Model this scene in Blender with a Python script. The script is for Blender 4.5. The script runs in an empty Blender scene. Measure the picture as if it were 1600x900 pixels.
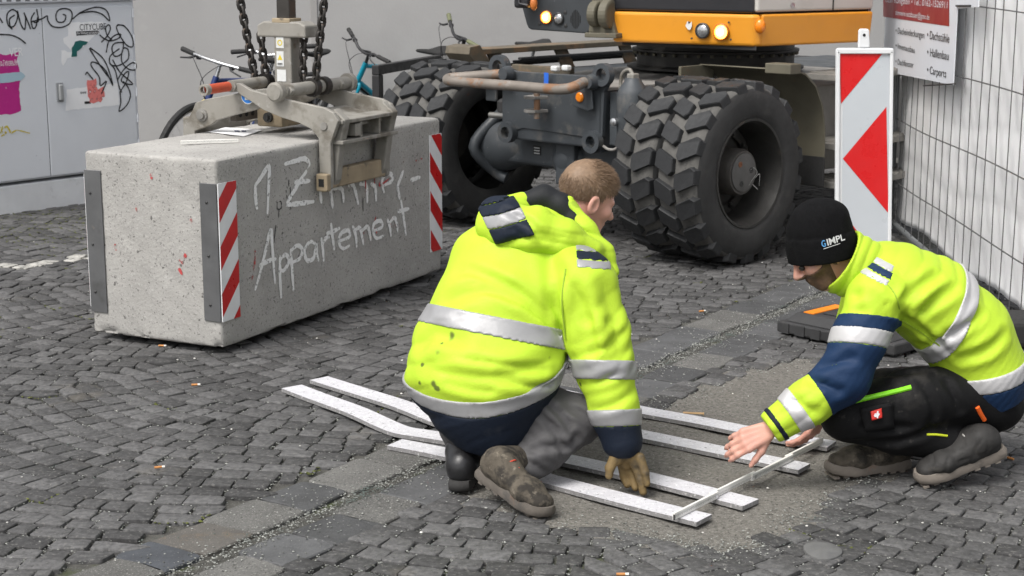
import bpy, bmesh, math, random
import numpy as np
from mathutils import Vector, Matrix
random.seed(7); RNG = np.random.default_rng(7)
SC = bpy.context.scene
COL = SC.collection
# ------------------------------------------------------------------ camera
FPX, CAMH, HOR = 2550.0, 1.68, -80.0
PITCH = math.atan((450-HOR)/FPX)
cam_d = bpy.data.cameras.new('camera'); cam = bpy.data.objects.new('camera', cam_d); COL.objects.link(cam)
cam.location = (0, 0, CAMH); cam.rotation_euler = (math.pi/2-PITCH, 0, 0)
cam_d.sensor_width = 36; cam_d.lens = FPX/1600*36; cam_d.clip_end = 1000; cam_d.clip_start = .05
cam_d.dof.use_dof = True; cam_d.dof.focus_distance = 5.6; cam_d.dof.aperture_fstop = 9.0
SC.camera = cam
# ------------------------------------------------------------------ overcast daylight
SUN_EL, SUN_AZ = math.radians(56), math.radians(222)
world = bpy.data.worlds.new('World'); SC.world = world; world.use_nodes = True
wn = world.node_tree.nodes; wl = world.node_tree.links
bgn = wn['Background']
sky = wn.new('ShaderNodeTexSky'); sky.sky_type = 'NISHITA'; sky.sun_disc = False
sky.sun_elevation = SUN_EL; sky.sun_rotation = SUN_AZ; sky.air_density = 1.0; sky.dust_density = 4.0; sky.ozone_density = 1.0
hsv = wn.new('ShaderNodeHueSaturation'); hsv.inputs['Saturation'].default_value = .22
wl.new(sky.outputs[0], hsv.inputs['Color']); wl.new(hsv.outputs[0], bgn.inputs[0]); bgn.inputs[1].default_value = .105
sun_d = bpy.data.lights.new('sun', 'SUN'); sun_d.energy = 1.45; sun_d.angle = math.radians(28); sun_d.color = (1, .965, .92)
sun = bpy.data.objects.new('sun', sun_d); COL.objects.link(sun)
_sd = Vector((math.sin(SUN_AZ)*math.cos(SUN_EL), math.cos(SUN_AZ)*math.cos(SUN_EL), math.sin(SUN_EL)))
sun.rotation_euler = _sd.to_track_quat('Z', 'Y').to_euler(); sun.location = (0, 0, 8)
SC.view_settings.view_transform = 'Standard'; SC.view_settings.look = 'None'
SC.view_settings.gamma = 1; SC.view_settings.use_curve_mapping = False
SC.view_settings.exposure = 0.92
SC.render.engine = 'CYCLES'; SC.cycles.max_bounces = 6; SC.cycles.transparent_max_bounces = 8
# ------------------------------------------------------------------ placing: a photo point seen at a known height, distance or plane
_c, _s = math.cos(PITCH), math.sin(PITCH)
FW, UP, RT, CC = np.array([0, _c, -_s]), np.array([0, _s, _c]), np.array([1., 0, 0]), np.array([0, 0, CAMH])
def ray(x, y): return FW*FPX+RT*(x-800)+UP*(450-y)
def G(x, y, z=0.): d = ray(x, y); return CC+d*((z-CAMH)/d[2])
def D(x, y, Y): d = ray(x, y); return CC+d*(Y/d[1])
def onplane(x, y, o, n):
    d = ray(x, y); o = np.array(o, float); n = np.array(n, float); return CC+d*(((o-CC)@n)/(d@n))
# ------------------------------------------------------------------ object helpers
ORG = {}
def link(o): COL.objects.link(o); return o
def tag(o, label=None, cat=None, group=None, kind=None):
    if label: o['label'] = label
    if cat: o['category'] = cat
    if group: o['group'] = group
    if kind: o['kind'] = kind
    return o
def thing(name, loc, label, cat, group=None):
    o = bpy.data.objects.new(name, None); o.empty_display_size = .1; link(o); o.location = tuple(loc); ORG[o] = np.array(loc, float)
    return tag(o, label, cat, group)
def V(*a): return np.array(a, float)
def nrm(v): v = np.array(v, float); return v/np.linalg.norm(v)
def mkobj(name, verts, faces, mat, parent=None, loc=None, smooth=False, bevel=0, seg=2, sub=0, attr=None, angle=40):
    o0 = ORG[parent] if parent is not None else (np.array(loc, float) if loc is not None else np.zeros(3))
    vs = np.asarray(verts, float).reshape(-1, 3)-o0
    me = bpy.data.meshes.new(name); me.from_pydata(vs.tolist(), [], faces if isinstance(faces, list) else faces.tolist())
    o = bpy.data.objects.new(name, me); link(o); ORG[o] = o0
    if parent is not None: o.parent = parent
    else: o.location = tuple(o0)
    if mat: me.materials.append(mat)
    if attr:
        for k, a in attr.items():
            at = me.attributes.new(k, 'FLOAT', 'POINT'); at.data.foreach_set('value', np.asarray(a, np.float32))
    if smooth:
        me.polygons.foreach_set('use_smooth', [True]*len(me.polygons))
        if smooth != 2:
            try: me.set_sharp_from_angle(angle=math.radians(angle))
            except Exception: pass
    if bevel:
        b = o.modifiers.new('bevel', 'BEVEL'); b.width = bevel; b.segments = seg; b.limit_method = 'ANGLE'; b.angle_limit = math.radians(35)
        b.harden_normals = False
    if sub:
        m = o.modifiers.new('sub', 'SUBSURF'); m.levels = sub; m.render_levels = sub
    me.update(); return o
class MB:
    def __init__(s): s.v = []; s.f = []
    def add(s, vs, fs):
        n = len(s.v); s.v += [tuple(map(float, p)) for p in vs]; s.f += [[i+n for i in f] for f in fs]; return s
    def obox(s, o, a, b, c):
        o, a, b, c = map(lambda q: np.array(q, float), (o, a, b, c))
        P = [o, o+a, o+a+b, o+b, o+c, o+a+c, o+a+b+c, o+b+c]
        F = [[0, 3, 2, 1], [4, 5, 6, 7], [0, 1, 5, 4], [1, 2, 6, 5], [2, 3, 7, 6], [3, 0, 4, 7]]
        if np.cross(a, b)@c < 0: F = [f[::-1] for f in F]
        return s.add(P, F)
    def cbox(s, c, size, ax=None):
        ax = np.eye(3) if ax is None else np.array(ax, float); A = [ax[i]*size[i] for i in range(3)]
        return s.obox(np.array(c, float)-sum(A)/2, *A)
    def tube(s, path, r, n=10, closed=False, cap=True):
        P = [np.array(p, float) for p in path]; m = len(P); R = [r]*m if np.isscalar(r) else list(r)
        up = None; rings = []
        for i in range(m):
            if closed: t = P[(i+1) % m]-P[i-1]
            else: t = P[min(i+1, m-1)]-P[max(i-1, 0)]
            t = t/(np.linalg.norm(t)+1e-12)
            if up is None:
                up = np.cross(t, [0, 0, 1.]);
                if np.linalg.norm(up) < .1: up = np.cross(t, [1., 0, 0])
            up = up-t*(up@t); up /= np.linalg.norm(up)+1e-12; w = np.cross(t, up)
            rings.append([P[i]+R[i]*(math.cos(2*math.pi*k/n)*up+math.sin(2*math.pi*k/n)*w) for k in range(n)])
        vs = [p for rg in rings for p in rg]; fs = []
        for i in range(m if closed else m-1):
            j = (i+1) % m
            for k in range(n):
                l = (k+1) % n; fs.append([i*n+k, i*n+l, j*n+l, j*n+k])
        if cap and not closed: fs.append(list(range(n))[::-1]); fs.append([(m-1)*n+k for k in range(n)])
        return s.add(vs, fs)
    def lathe(s, prof, o, axis, n=32, close=False, cap=True):
        o = np.array(o, float); ax = nrm(axis); u = np.cross(ax, [0, 0, 1.])
        if np.linalg.norm(u) < .1: u = np.cross(ax, [1., 0, 0])
        u = nrm(u); w = np.cross(ax, u); m = len(prof); vs = []; fs = []
        for r, h in prof:
            for k in range(n):
                t = 2*math.pi*k/n; vs.append(o+ax*h+r*(math.cos(t)*u+math.sin(t)*w))
        for i in range(m if close else m-1):
            j = (i+1) % m
            for k in range(n):
                l = (k+1) % n; fs.append([i*n+k, i*n+l, j*n+l, j*n+k])
        if not close and cap:
            if prof[0][0] > 1e-6: fs.append(list(range(n))[::-1])
            if prof[-1][0] > 1e-6: fs.append([(m-1)*n+k for k in range(n)])
        return s.add(vs, fs)
    def prism(s, pts, o, u, v, depth):
        """polygon pts (x,y) in frame o,u,v pushed along u x v by depth (tuple = from,to)"""
        o, u, v = map(lambda q: np.array(q, float), (o, u, v)); w = nrm(np.cross(u, v)); d0, d1 = depth if isinstance(depth, tuple) else (0, depth)
        n = len(pts); A = [o+u*x+v*y+w*d0 for x, y in pts]; B = [o+u*x+v*y+w*d1 for x, y in pts]
        area = sum(pts[i][0]*pts[(i+1) % n][1]-pts[(i+1) % n][0]*pts[i][1] for i in range(n))
        fs = [list(range(n))[::-1], [n+i for i in range(n)]]+[[i, (i+1) % n, n+(i+1) % n, n+i] for i in range(n)]
        if area*(d1-d0) < 0: fs = [f[::-1] for f in fs]
        return s.add(A+B, fs)
    def ribbon(s, path, nor, w):
        P = [np.array(p, float) for p in path]; m = len(P); Wd = [w]*m if np.isscalar(w) else w; vs = []; fs = []
        for i in range(m):
            t = nrm(P[min(i+1, m-1)]-P[max(i-1, 0)]+1e-9); sd = nrm(np.cross(nor, t)); vs += [P[i]-sd*Wd[i]/2, P[i]+sd*Wd[i]/2]
        for i in range(m-1): fs.append([2*i, 2*i+2, 2*i+3, 2*i+1])
        return s.add(vs, fs)
    def ball(s, c, r, n=10, m=6):
        r = np.array([r]*3 if np.isscalar(r) else r, float); c = np.array(c, float); vs = [c+r*[0, 0, -1]]; fs = []
        for i in range(1, m):
            a = -math.pi/2+math.pi*i/m
            for k in range(n): t = 2*math.pi*k/n; vs.append(c+r*[math.cos(a)*math.cos(t), math.cos(a)*math.sin(t), math.sin(a)])
        vs.append(c+r*[0, 0, 1.]); e = len(vs)-1
        for k in range(n):
            l = (k+1) % n; fs.append([0, 1+l, 1+k]); fs.append([e, 1+(m-2)*n+k, 1+(m-2)*n+l])
            for i in range(m-2): fs.append([1+i*n+k, 1+i*n+l, 1+(i+1)*n+l, 1+(i+1)*n+k])
        return s.add(vs, fs)
    def build(s, name, mat, parent=None, **k): return mkobj(name, s.v, s.f, mat, parent, **k)
def smooth_path(P, n=8, closed=False):
    """Catmull-Rom through points"""
    P = [np.array(p, float) for p in P]; m = len(P); out = []
    for i in range(m if closed else m-1):
        if closed: a, b, c, d = P[i-1], P[i], P[(i+1) % m], P[(i+2) % m]
        else: a, b, c, d = P[max(i-1, 0)], P[i], P[i+1], P[min(i+2, m-1)]
        for k in range(n):
            t = k/n; out.append(.5*((2*b)+(-a+c)*t+(2*a-5*b+4*c-d)*t*t+(-a+3*b-3*c+d)*t**3))
    if not closed: out.append(P[-1])
    return out
# ------------------------------------------------------------------ materials
MATS = {}
def lin(r, g, b):
    f = lambda c: (c/255/12.92 if c/255 <= .04045 else ((c/255+.055)/1.055)**2.4); return (f(r), f(g), f(b))
def mat(name, col, rough=.6, var=.15, scale=6., bump=0., bscale=80., metal=0., spots=(), spec=.5, attr=None, alpha=None, coat=0, detail=6):
    """base colour mottled by noise; spots = [(colour, noise scale, threshold, softness)]; attr = (name, strength) brightness attribute"""
    if name in MATS: return MATS[name]
    m = bpy.data.materials.new(name); m.use_nodes = True; MATS[name] = m
    nt = m.node_tree; N = nt.nodes; L = nt.links; b = N['Principled BSDF']
    b.inputs['Roughness'].default_value = rough; b.inputs['Metallic'].default_value = metal; b.inputs['Specular IOR Level'].default_value = spec
    if coat: b.inputs['Coat Weight'].default_value = coat; b.inputs['Coat Roughness'].default_value = .15
    tc = N.new('ShaderNodeTexCoord').outputs['Object']
    def noise(sc, det=detail, rg=.6):
        n = N.new('ShaderNodeTexNoise'); n.inputs['Scale'].default_value = sc; n.inputs['Detail'].default_value = det; n.inputs['Roughness'].default_value = rg; L.new(tc, n.inputs['Vector']); return n.outputs['Fac']
    def mrange(x, a, c, d, e):
        n = N.new('ShaderNodeMapRange'); n.inputs[1].default_value = a; n.inputs[2].default_value = c; n.inputs[3].default_value = d; n.inputs[4].default_value = e; L.new(x, n.inputs[0]); return n.outputs[0]
    def mix(f, A, B, mode='MIX'):
        n = N.new('ShaderNodeMix'); n.data_type = 'RGBA'; n.blend_type = mode
        for s_, x in ((n.inputs[0], f), (n.inputs[6], A), (n.inputs[7], B)):
            if isinstance(x, bpy.types.NodeSocket): L.new(x, s_)
            elif isinstance(x, (int, float)): s_.default_value = x
            else: s_.default_value = (*x[:3], 1)
        return n.outputs[2]
    n1 = noise(scale); c = tuple(col)
    lo = tuple(x*(1-var) for x in c); hi = tuple(x*(1+var) for x in c)
    out = mix(mrange(n1, .3, .7, 0, 1), lo, hi)
    if attr:
        a = N.new('ShaderNodeAttribute'); a.attribute_name = attr[0]
        out = mix(1., out, mix(mrange(a.outputs['Fac'], 0, 1, 0, 1), tuple([1-attr[1]]*3), tuple([1+attr[1]]*3)), 'MULTIPLY')
    for sp in spots:
        f = mrange(noise(sp[1]), sp[2], sp[2]+sp[3], 0, sp[4] if len(sp) > 4 else 1); out = mix(f, out, sp[0])
    L.new(out, b.inputs['Base Color'])
    rr = mrange(noise(scale*2.3), .3, .7, max(rough-.1, .03), min(rough+.1, 1)); L.new(rr, b.inputs['Roughness'])
    if bump:
        bp = N.new('ShaderNodeBump'); bp.inputs['Strength'].default_value = 1; bp.inputs['Distance'].default_value = bump
        L.new(noise(bscale), bp.inputs['Height']); L.new(bp.outputs[0], b.inputs['Normal'])
    if alpha:
        L.new(mrange(noise(alpha[0]), alpha[1], alpha[1]+alpha[2], 0, 1), b.inputs['Alpha'])
    return m
def emat(name, col, strength):
    m = bpy.data.materials.new(name); m.use_nodes = True; b = m.node_tree.nodes['Principled BSDF']
    b.inputs['Base Color'].default_value = (*col, 1); b.inputs['Emission Color'].default_value = (*col, 1); b.inputs['Emission Strength'].default_value = strength; b.inputs['Roughness'].default_value = .2
    return m
def text(name, s, o, u, v, size, mat_, parent, lift=.001, shear=0, wfit=None, width=None, extrude=.0004, space=1.):
    """lettering on a surface: o = baseline start, u = reading direction, v = up (world vectors)"""
    cu = bpy.data.curves.new(name, 'FONT'); cu.body = s; cu.size = 1; cu.extrude = 0; cu.shear = shear; cu.space_character = space
    if width: cu.offset = width
    ob = bpy.data.objects.new(name, cu); link(ob); dg = bpy.context.evaluated_depsgraph_get(); dg.update()
    me = bpy.data.meshes.new_from_object(ob.evaluated_get(dg)); bpy.data.objects.remove(ob)
    vs = np.array([p.co[:] for p in me.vertices]); fs = [list(p.vertices) for p in me.polygons]; bpy.data.meshes.remove(me)
    u = nrm(u); v = np.array(v, float); v = nrm(v-u*(v@u)); w = np.cross(u, v); sx = size
    if wfit: sx = wfit/max(vs[:, 0].max(), 1e-6)
    P = np.array(o)[None]+u*vs[:, :1]*sx+v*vs[:, 1:2]*size+w*lift
    return tag(mkobj(name, P, fs, mat_, parent), kind='stuff')
def inpoly(x, y, poly):
    r = False; n = len(poly); j = n-1
    for i in range(n):
        xi, yi = poly[i][:2]; xj, yj = poly[j][:2]
        if (yi > y) != (yj > y) and x < (xj-xi)*(y-yi)/(yj-yi)+xi: r = not r
        j = i
    return r
# ================================================================== pavement
E1 = nrm([.55, .835, 0]); E2 = nrm([.835, -.55, 0])          # along / across the street
M_joint = mat('joint_grit', (.07, .068, .06), .95, .35, 30, .004, 220, spots=[((.16, .155, .15), 170, .6, .05), ((.045, .06, .015), 3.2, .58, .08, .8)])
M_stone = mat('basalt_cobble', (.078, .077, .077), .78, .38, 48, .0025, 95, attr=('rnd', .40), spots=[((.17, .165, .155), 75, .575, .06, .6), ((.028, .028, .028), 62, .60, .05, .65), ((.13, .115, .09), 2.2, .62, .1, .45)], spec=.35)
M_white = mat('white_cobble', (.40, .39, .36), .7, .25, 14, .002, 90, spots=[((.10, .10, .09), 26, .52, .08)])
M_patch = mat('mortar_patch', (.155, .147, .132), .95, .30, 70, .006, 110, spots=[((.27, .26, .235), 100, .575, .05, .8), ((.04, .038, .034), 85, .585, .05, .8), ((.105, .099, .09), 2.4, .55, .15, .6), ((.17, .155, .13), 4, .60, .12, .4)], spec=.2)
M_grit = mat('loose_grit', (.20, .205, .19), .9, .3, 40, attr=('rnd', .75), spots=[((.09, .11, .10), 5, .55, .1)])
def sheet(name, P, z, m, parent=None):
    o = mkobj(name, [(p[0], p[1], z) for p in P], [list(range(len(P)))], m, parent); return o
ground = sheet('ground', [(-150, -60), (150, -60), (150, 240), (-150, 240)], -.014, M_joint)
tag(ground, kind='structure')
pavement = bpy.data.objects.new('pavement', None); link(pavement); ORG[pavement] = np.zeros(3); tag(pavement, kind='structure')
PA = G(150, 880)                                             # foot of the slab channel
def loc2w(a, b): return PA+E1*a+E2*b
def w2loc(p): d = np.array([p[0]-PA[0], p[1]-PA[1]]); return d@E1[:2], d@E2[:2]
patch = [G(*q)[:2] for q in [(700, 770), (905, 820), (1000, 838), (1050, 848), (1105, 858), (1152, 864), (1190, 852), (1225, 826), (1262, 806), (1300, 782), (1345, 760), (1392, 738), (1420, 690), (1400, 640), (1330, 590), (1270, 555), (1200, 575), (1130, 588), (1060, 622), (1010, 640), (930, 660), (800, 705)]]
STONES = []                                                  # (quad corners, white?)
Wd, SAG = 1.5, .21
def warp(a, b): bb = (b % Wd)-Wd/2; return a+4*SAG/Wd**2*bb*bb*(1 if True else 0)
def visible(p):
    d = np.array([p[0], p[1], 0])-CC; z = d@FW
    if z < 1: return False
    x = 800+FPX*(d@RT)/z; y = 450-FPX*(d@UP)/z
    return -120 < x < 1720 and y < 1010
blockfoot = None
def add_field(b0, b1, seed, ph):
    r = random.Random(seed); a = -1.2
    while a < 9.5:
        da = r.uniform(.080, .095); b = b0+r.uniform(-.06, 0)
        while b < b1-.03:
            db = r.choice([.075, .083, .09, .098, .108, .118])*r.uniform(.94, 1.06)
            bm = b+db/2
            if b+db > b1+.03: db = b1-b
            def crv(y): return np.array([warp(a, y+ph)+.03*math.sin(1.3*a+y)+.012*math.sin(5*y+2.3*a), y])
            def nor(y): t = crv(y+.01)-crv(y-.01); t = t/np.linalg.norm(t); return np.array([t[1], -t[0]])*(da*abs(t[1]))
            cs = [crv(b), crv(b+db), crv(b+db)+nor(b+db), crv(b)+nor(b)]
            q = [loc2w(x, y) for x, y in cs]
            c = sum(q)/4
            if c[1] < 12.9 and visible(c) and not inpoly(c[0], c[1], patch): STONES.append((q, c))
            b += db
        a += da
add_field(-6.5, -.015, 1, .0)
add_field(.50, 5.5, 2, .35)
_wa, _wb = G(0, 418), G(150, 400); WD = nrm(_wb-_wa); WN = np.array([-WD[1], WD[0], 0])
def white_line(c):
    d = (c-_wa)@WN; t = (c-_wa)@WD; return abs(d) < .062 and ((math.sin(t*37.7)+math.sin(t*13+1)) > -.9 or t < .9) and -1.2 < t < 5.6
def cobble(q, c, r, mb=None):
    """one hewn stone: 12-gon top with worn edge, tapered sides"""
    q = [np.array(p[:2]) for p in q]; cc = c[:2]
    for i in range(4): q[i] = q[i]+(cc-q[i])*r.uniform(.035, .095)+np.array([r.uniform(-.004, .004), r.uniform(-.004, .004)])
    ring = []
    for i in range(4):
        p0, p1, p2 = q[i-1], q[i], q[(i+1) % 4]; k = r.uniform(.06, .16)
        ring += [p1+(p0-p1)*k, p1+(p0+p2-2*p1)*k*.32, p1+(p2-p1)*k] if c[1] < 7 else [p1+(p0-p1)*k, p1+(p2-p1)*k]
        ring[-1] = ring[-1]+np.array([r.uniform(-.002, .002), r.uniform(-.002, .002)])
    n = len(ring); tl = np.array([r.gauss(0, .016), r.gauss(0, .016)]); z0 = r.uniform(-.003, .004)
    vs = []; cm = sum(ring)/n
    for f, z in ((.90, 0.0), (.975, -.0022), (1.0, -.011), (.98, -.04)):
        for p in ring:
            pp = cm+(p-cm)*f; vs.append((pp[0], pp[1], z0+z+(pp-cm)@tl+(r.uniform(-.0009, .0009) if z > -.01 else 0)))
    vs.append((cm[0], cm[1], z0+.0004)); fs = []
    for k in range(3):
        for i in range(n): j = (i+1) % n; fs.append([k*n+i, (k+1)*n+i, (k+1)*n+j, k*n+j])
    for i in range(n): fs.append([i, (i+1) % n, 4*n])
    return vs, fs, r.random()
_r = random.Random(11)
STONES.sort(key=lambda s: s[1][1])
built = []
for q, c in STONES:
    vs, fs, rv = cobble(q, c, _r); built.append((vs, fs, rv, white_line(c), c))
near = [b for b in built if -1.55 < b[4][0]/b[4][1]*5 < 1.65][:300]; nid = set(id(b) for b in near)
for vs, fs, rv, wh, c in near:
    o = mkobj('cobble', vs, fs, M_white if wh else M_stone, pavement, smooth=True, attr={'rnd': [rv]*len(vs)})
for wh, nm in ((False, 'cobbles'), (True, 'white_cobbles')):
    mv, mf, ma = [], [], []
    for b in built:
        if id(b) in nid or b[3] != wh: continue
        n = len(mv); mv += b[0]; mf += [[i+n for i in f] for f in b[1]]; ma += [b[2]]*len(b[0])
    if mv:
        o = mkobj(nm, mv, mf, M_white if wh else M_stone, pavement, smooth=True, attr={'rnd': ma}); tag(o, kind='stuff')
# ---- channel of larger slabs, two rows, with grit between
def slab(a0, a1, b0, b1, m, rv, z=.0, jit=.012):
    q = [loc2w(a0, b0), loc2w(a0, b1), loc2w(a1, b1), loc2w(a1, b0)]; c = sum(q)/4
    if not visible(c) or inpoly(c[0], c[1], patch): return
    q = [p+np.array([_r.uniform(-jit, jit), _r.uniform(-jit, jit), 0]) for p in q]
    ring = []
    for i in range(4):
        p0, p1, p2 = q[i-1][:2], q[i][:2], q[(i+1) % 4][:2]; k = .08
        ring += [p1+(p0-p1)*k, p1+(p0+p2-2*p1)*k*.3, p1+(p2-p1)*k, p1+(p2-p1)*.5+np.array([_r.uniform(-.006, .006)]*2)]
    cm = sum(ring)/16; vs = []; fs = []
    for f, zz in ((.95, z), (.985, z-.004), (1, z-.04)):
        for p in ring: pp = cm+(p-cm)*f; vs.append((pp[0], pp[1], zz))
    for k in range(2):
        for i in range(16): j = (i+1) % 16; fs.append([k*16+i, (k+1)*16+i, (k+1)*16+j, k*16+j])
    fs.append(list(range(16)))
    mkobj('channel_slab', vs, fs, m, pavement, attr={'rnd': [rv]*len(vs)})
S_gran = mat('slab_granite', (.112, .11, .104), .9, .2, 8, .003, 160, spots=[((.23, .225, .21), 150, .57, .06), ((.055, .053, .048), 120, .58, .05)], attr=('rnd', .2))
S_brown = mat('slab_brown', (.105, .098, .089), .9, .25, 6, .003, 160, spots=[((.22, .2, .17), 150, .6, .06), ((.14, .105, .07), 5, .62, .1)], attr=('rnd', .2))
S_dark = mat('slab_basalt', (.072, .073, .075), .8, .25, 9, .003, 90, spots=[((.15, .15, .15), 60, .62, .06)], attr=('rnd', .25))
S_blue = mat('slab_blue', (.058, .063, .072), .75, .25, 9, .002, 90, spots=[((.16, .16, .16), 90, .64, .05)], attr=('rnd', .2))
row = [(-.15, .07, S_gran), (.07, .21, S_blue), (.21, .42, S_brown), (.42, .66, S_gran), (.66, .88, S_dark), (.88, 1.16, S_gran), (1.16, 1.42, S_gran), (1.42, 1.62, S_dark)]
a = 1.62
while a < 6: d = _r.uniform(.2, .3); row.append((a, a+d, _r.choice([S_dark, S_dark, S_dark, S_gran]))); a += d
for a0, a1, m in row: slab(a0, a1, .0, .215+_r.uniform(-.012, .012), m, _r.random(), z=-.001)
row2 = [(.05, .28, S_gran), (.28, .5, S_dark), (.5, .7, S_dark), (.7, .92, S_gran), (.92, 1.16, S_dark), (1.16, 1.4, S_dark)]
a = 1.4
while a < 6: d = _r.uniform(.2, .28); row2.append((a, a+d, _r.choice([S_dark, S_dark, S_dark, S_gran]))); a += d
for a0, a1, m in row2: slab(a0, a1, .275+_r.uniform(-.012, .012), .47, m, _r.random(), z=-.003)
# ---- cement patch filled with fine grit, slightly uneven sheet
def patch_mesh():
    _c0 = np.mean(np.array(patch), axis=0); patch_ = [_c0+(np.array(p)-_c0)*(1+.07/np.linalg.norm(np.array(p)-_c0)) for p in patch]
    xs = [p[0] for p in patch_]; ys = [p[1] for p in patch_]; h = .02; vs = []; fs = []; idx = {}
    rr = random.Random(3); nx = int((max(xs)-min(xs))/h)+1; ny = int((max(ys)-min(ys))/h)+1
    def vid(i, j):
        if (i, j) not in idx:
            x = min(xs)+i*h; y = min(ys)+j*h; idx[(i, j)] = len(vs)
            vs.append((x+rr.uniform(-.007, .007), y+rr.uniform(-.007, .007), -.006+.003*math.sin(9*x+4*y)+.002*math.sin(21*y-8*x)+rr.uniform(-.0008, .0008)))
        return idx[(i, j)]
    for i in range(nx):
        for j in range(ny):
            x = min(xs)+(i+.5)*h; y = min(ys)+(j+.5)*h; wob = .02*math.sin(31*x)+.015*math.sin(23*y+1)
            if inpoly(x+wob, y+wob*.7, patch_): fs.append([vid(i, j), vid(i+1, j), vid(i+1, j+1), vid(i, j+1)])
    return vs, fs
pv, pf = patch_mesh()
o = mkobj('mortar_patch', pv, pf, M_patch, pavement, smooth=2)
# ---- loose grit in the joints, along the channel and around the patch
def grit(name, pts, smin, smax, m, seed, zb=-.008, parent=pavement, flat=.6):
    r = random.Random(seed); mv, mf, ma = [], [], []
    for x, y in pts:
        s = r.uniform(smin, smax)*.5; t = r.uniform(0, 6.28); n = len(mv); k = r.uniform(.6, 1.3); c_, s_ = math.cos(t), math.sin(t); z = zb+s*flat*.6+r.uniform(0, .003)
        for dx, dy, dz in ((1*k, 0, 0), (0, 1, 0), (-1*k, 0, 0), (0, -1, 0), (.1, .1, flat), (0, 0, -flat)):
            mv.append((x+s*(dx*c_-dy*s_), y+s*(dx*s_+dy*c_), z+s*dz))
        mf += [[n+i for i in f] for f in ((0, 1, 4), (1, 2, 4), (2, 3, 4), (3, 0, 4), (1, 0, 5), (2, 1, 5), (3, 2, 5), (0, 3, 5))]; ma += [r.random()]*6
    o = mkobj(name, mv, mf, m, parent, attr={'rnd': ma}); return tag(o, kind='stuff')
pts = []
for q, c in STONES:                                          # joints: along the stone edges
    if c[1] > 8.2: continue
    dens = 14 if c[1] < 6.2 else 5
    if _r.random() < .3: dens *= 2
    for _ in range(dens):
        i = _r.randrange(4); t = _r.random(); p = q[i]*(1-t)+q[(i+1) % 4]*t; pts.append((p[0]+_r.gauss(0, .006), p[1]+_r.gauss(0, .006)))
grit('joint_grit', pts, .003, .009, M_grit, 21)
pts = []
for _ in range(6000):
    a = _r.uniform(-.3, 6); b = .245+_r.gauss(0, .03); p = loc2w(a, b)
    if visible(p) and not inpoly(p[0], p[1], patch): pts.append((p[0], p[1]))
for _ in range(2200):
    i = _r.randrange(len(patch)); t = _r.random(); p = np.array(patch[i])*(1-t)+np.array(patch[(i+1) % len(patch)])*t; pts.append((p[0]+_r.gauss(0, .05), p[1]+_r.gauss(0, .05)))
for _ in range(3500):
    a = _r.uniform(-.3, 6.5); b = _r.gauss(.25, .22); p = loc2w(a, b); pts.append((p[0], p[1]))
grit('channel_grit', pts, .003, .009, M_grit, 22, zb=-.003)
pts = []
for _ in range(170):
    Y = 4.3+5.5*_r.random()**1.3; X = _r.uniform(-.34, .34)*Y; pts.append((X, Y))
M_chip = mat('pale_chip', (.5, .49, .46), .8, .3, 30, attr=('rnd', .4))
grit('stone_chips', pts, .004, .013, M_chip, 23, zb=.001)
# ---- moss tufts in joints
M_moss = mat('moss', (.075, .085, .018), .95, .4, 60, attr=('rnd', .5))
pts = []
cl = [(c, q) for q, c in STONES if c[1] < 10.5]
for _ in range(70):
    c, q = _r.choice(cl)
    for _ in range(_r.randrange(8, 26)):
        i = _r.choice([0, 1]); t = _r.random(); p = q[i]*(1-t)+q[(i+1) % 4]*t; pts.append((p[0]+_r.gauss(0, .006), p[1]+_r.gauss(0, .006)))
for q, c in STONES:
    if c[0] < -1.9 and 8.9 < c[1] < 11 and math.sin(c[0]*3.1+c[1]*2.3) > .1:
        for _ in range(9):
            i = _r.randrange(4); t = _r.random(); p = q[i]*(1-t)+q[(i+1) % 4]*t; pts.append((p[0]+_r.gauss(0, .01), p[1]+_r.gauss(0, .01)))
grit('moss', pts, .006, .016, M_moss, 24, zb=-.006, flat=.5)
# ================================================================== concrete block
BN, BL, BR = G(348, 545, .03), G(158, 515, .03), G(690, 422, .03)
bu = nrm((BR-BN)*[1, 1, 0]); bv = np.array([-bu[1], bu[0], 0])          # long direction, and across to the left
if bv@(BL-BN) < 0: bv = -bv
BLEN = float((BR-BN)@bu); BWID = float((BL-BN)@bv); BH = .80; BZ = .03
print('block', BLEN, BWID, bu, bv)
bo = np.array([BN[0], BN[1], BZ])
blk = thing('concrete_block', bo+bu*BLEN/2+bv*BWID/2-[0, 0, .0], 'large pale concrete barrier block hanging in the grab just above the cobbles', 'concrete block')
M_conc = mat('cast_concrete', (.37, .36, .34), .92, .16, 3.0, .0035, 70, spots=[((.27, .26, .245), 1.6, .5, .25, .7), ((.10, .097, .092), 48, .635, .02, .85), ((.16, .155, .15), 85, .60, .03, .7), ((.47, .46, .44), 70, .60, .05, .5), ((.53, .52, .5), 10, .62, .15, .5), ((.2, .195, .185), 90, .66, .04, .7)], spec=.25)
M_steel = mat('dull_steel_plate', (.145, .147, .15), .5, .2, 4, .0006, 60, metal=.5, spots=[((.09, .09, .088), 5, .58, .12, .7), ((.22, .2, .18), 14, .66, .05, .5)])
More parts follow.
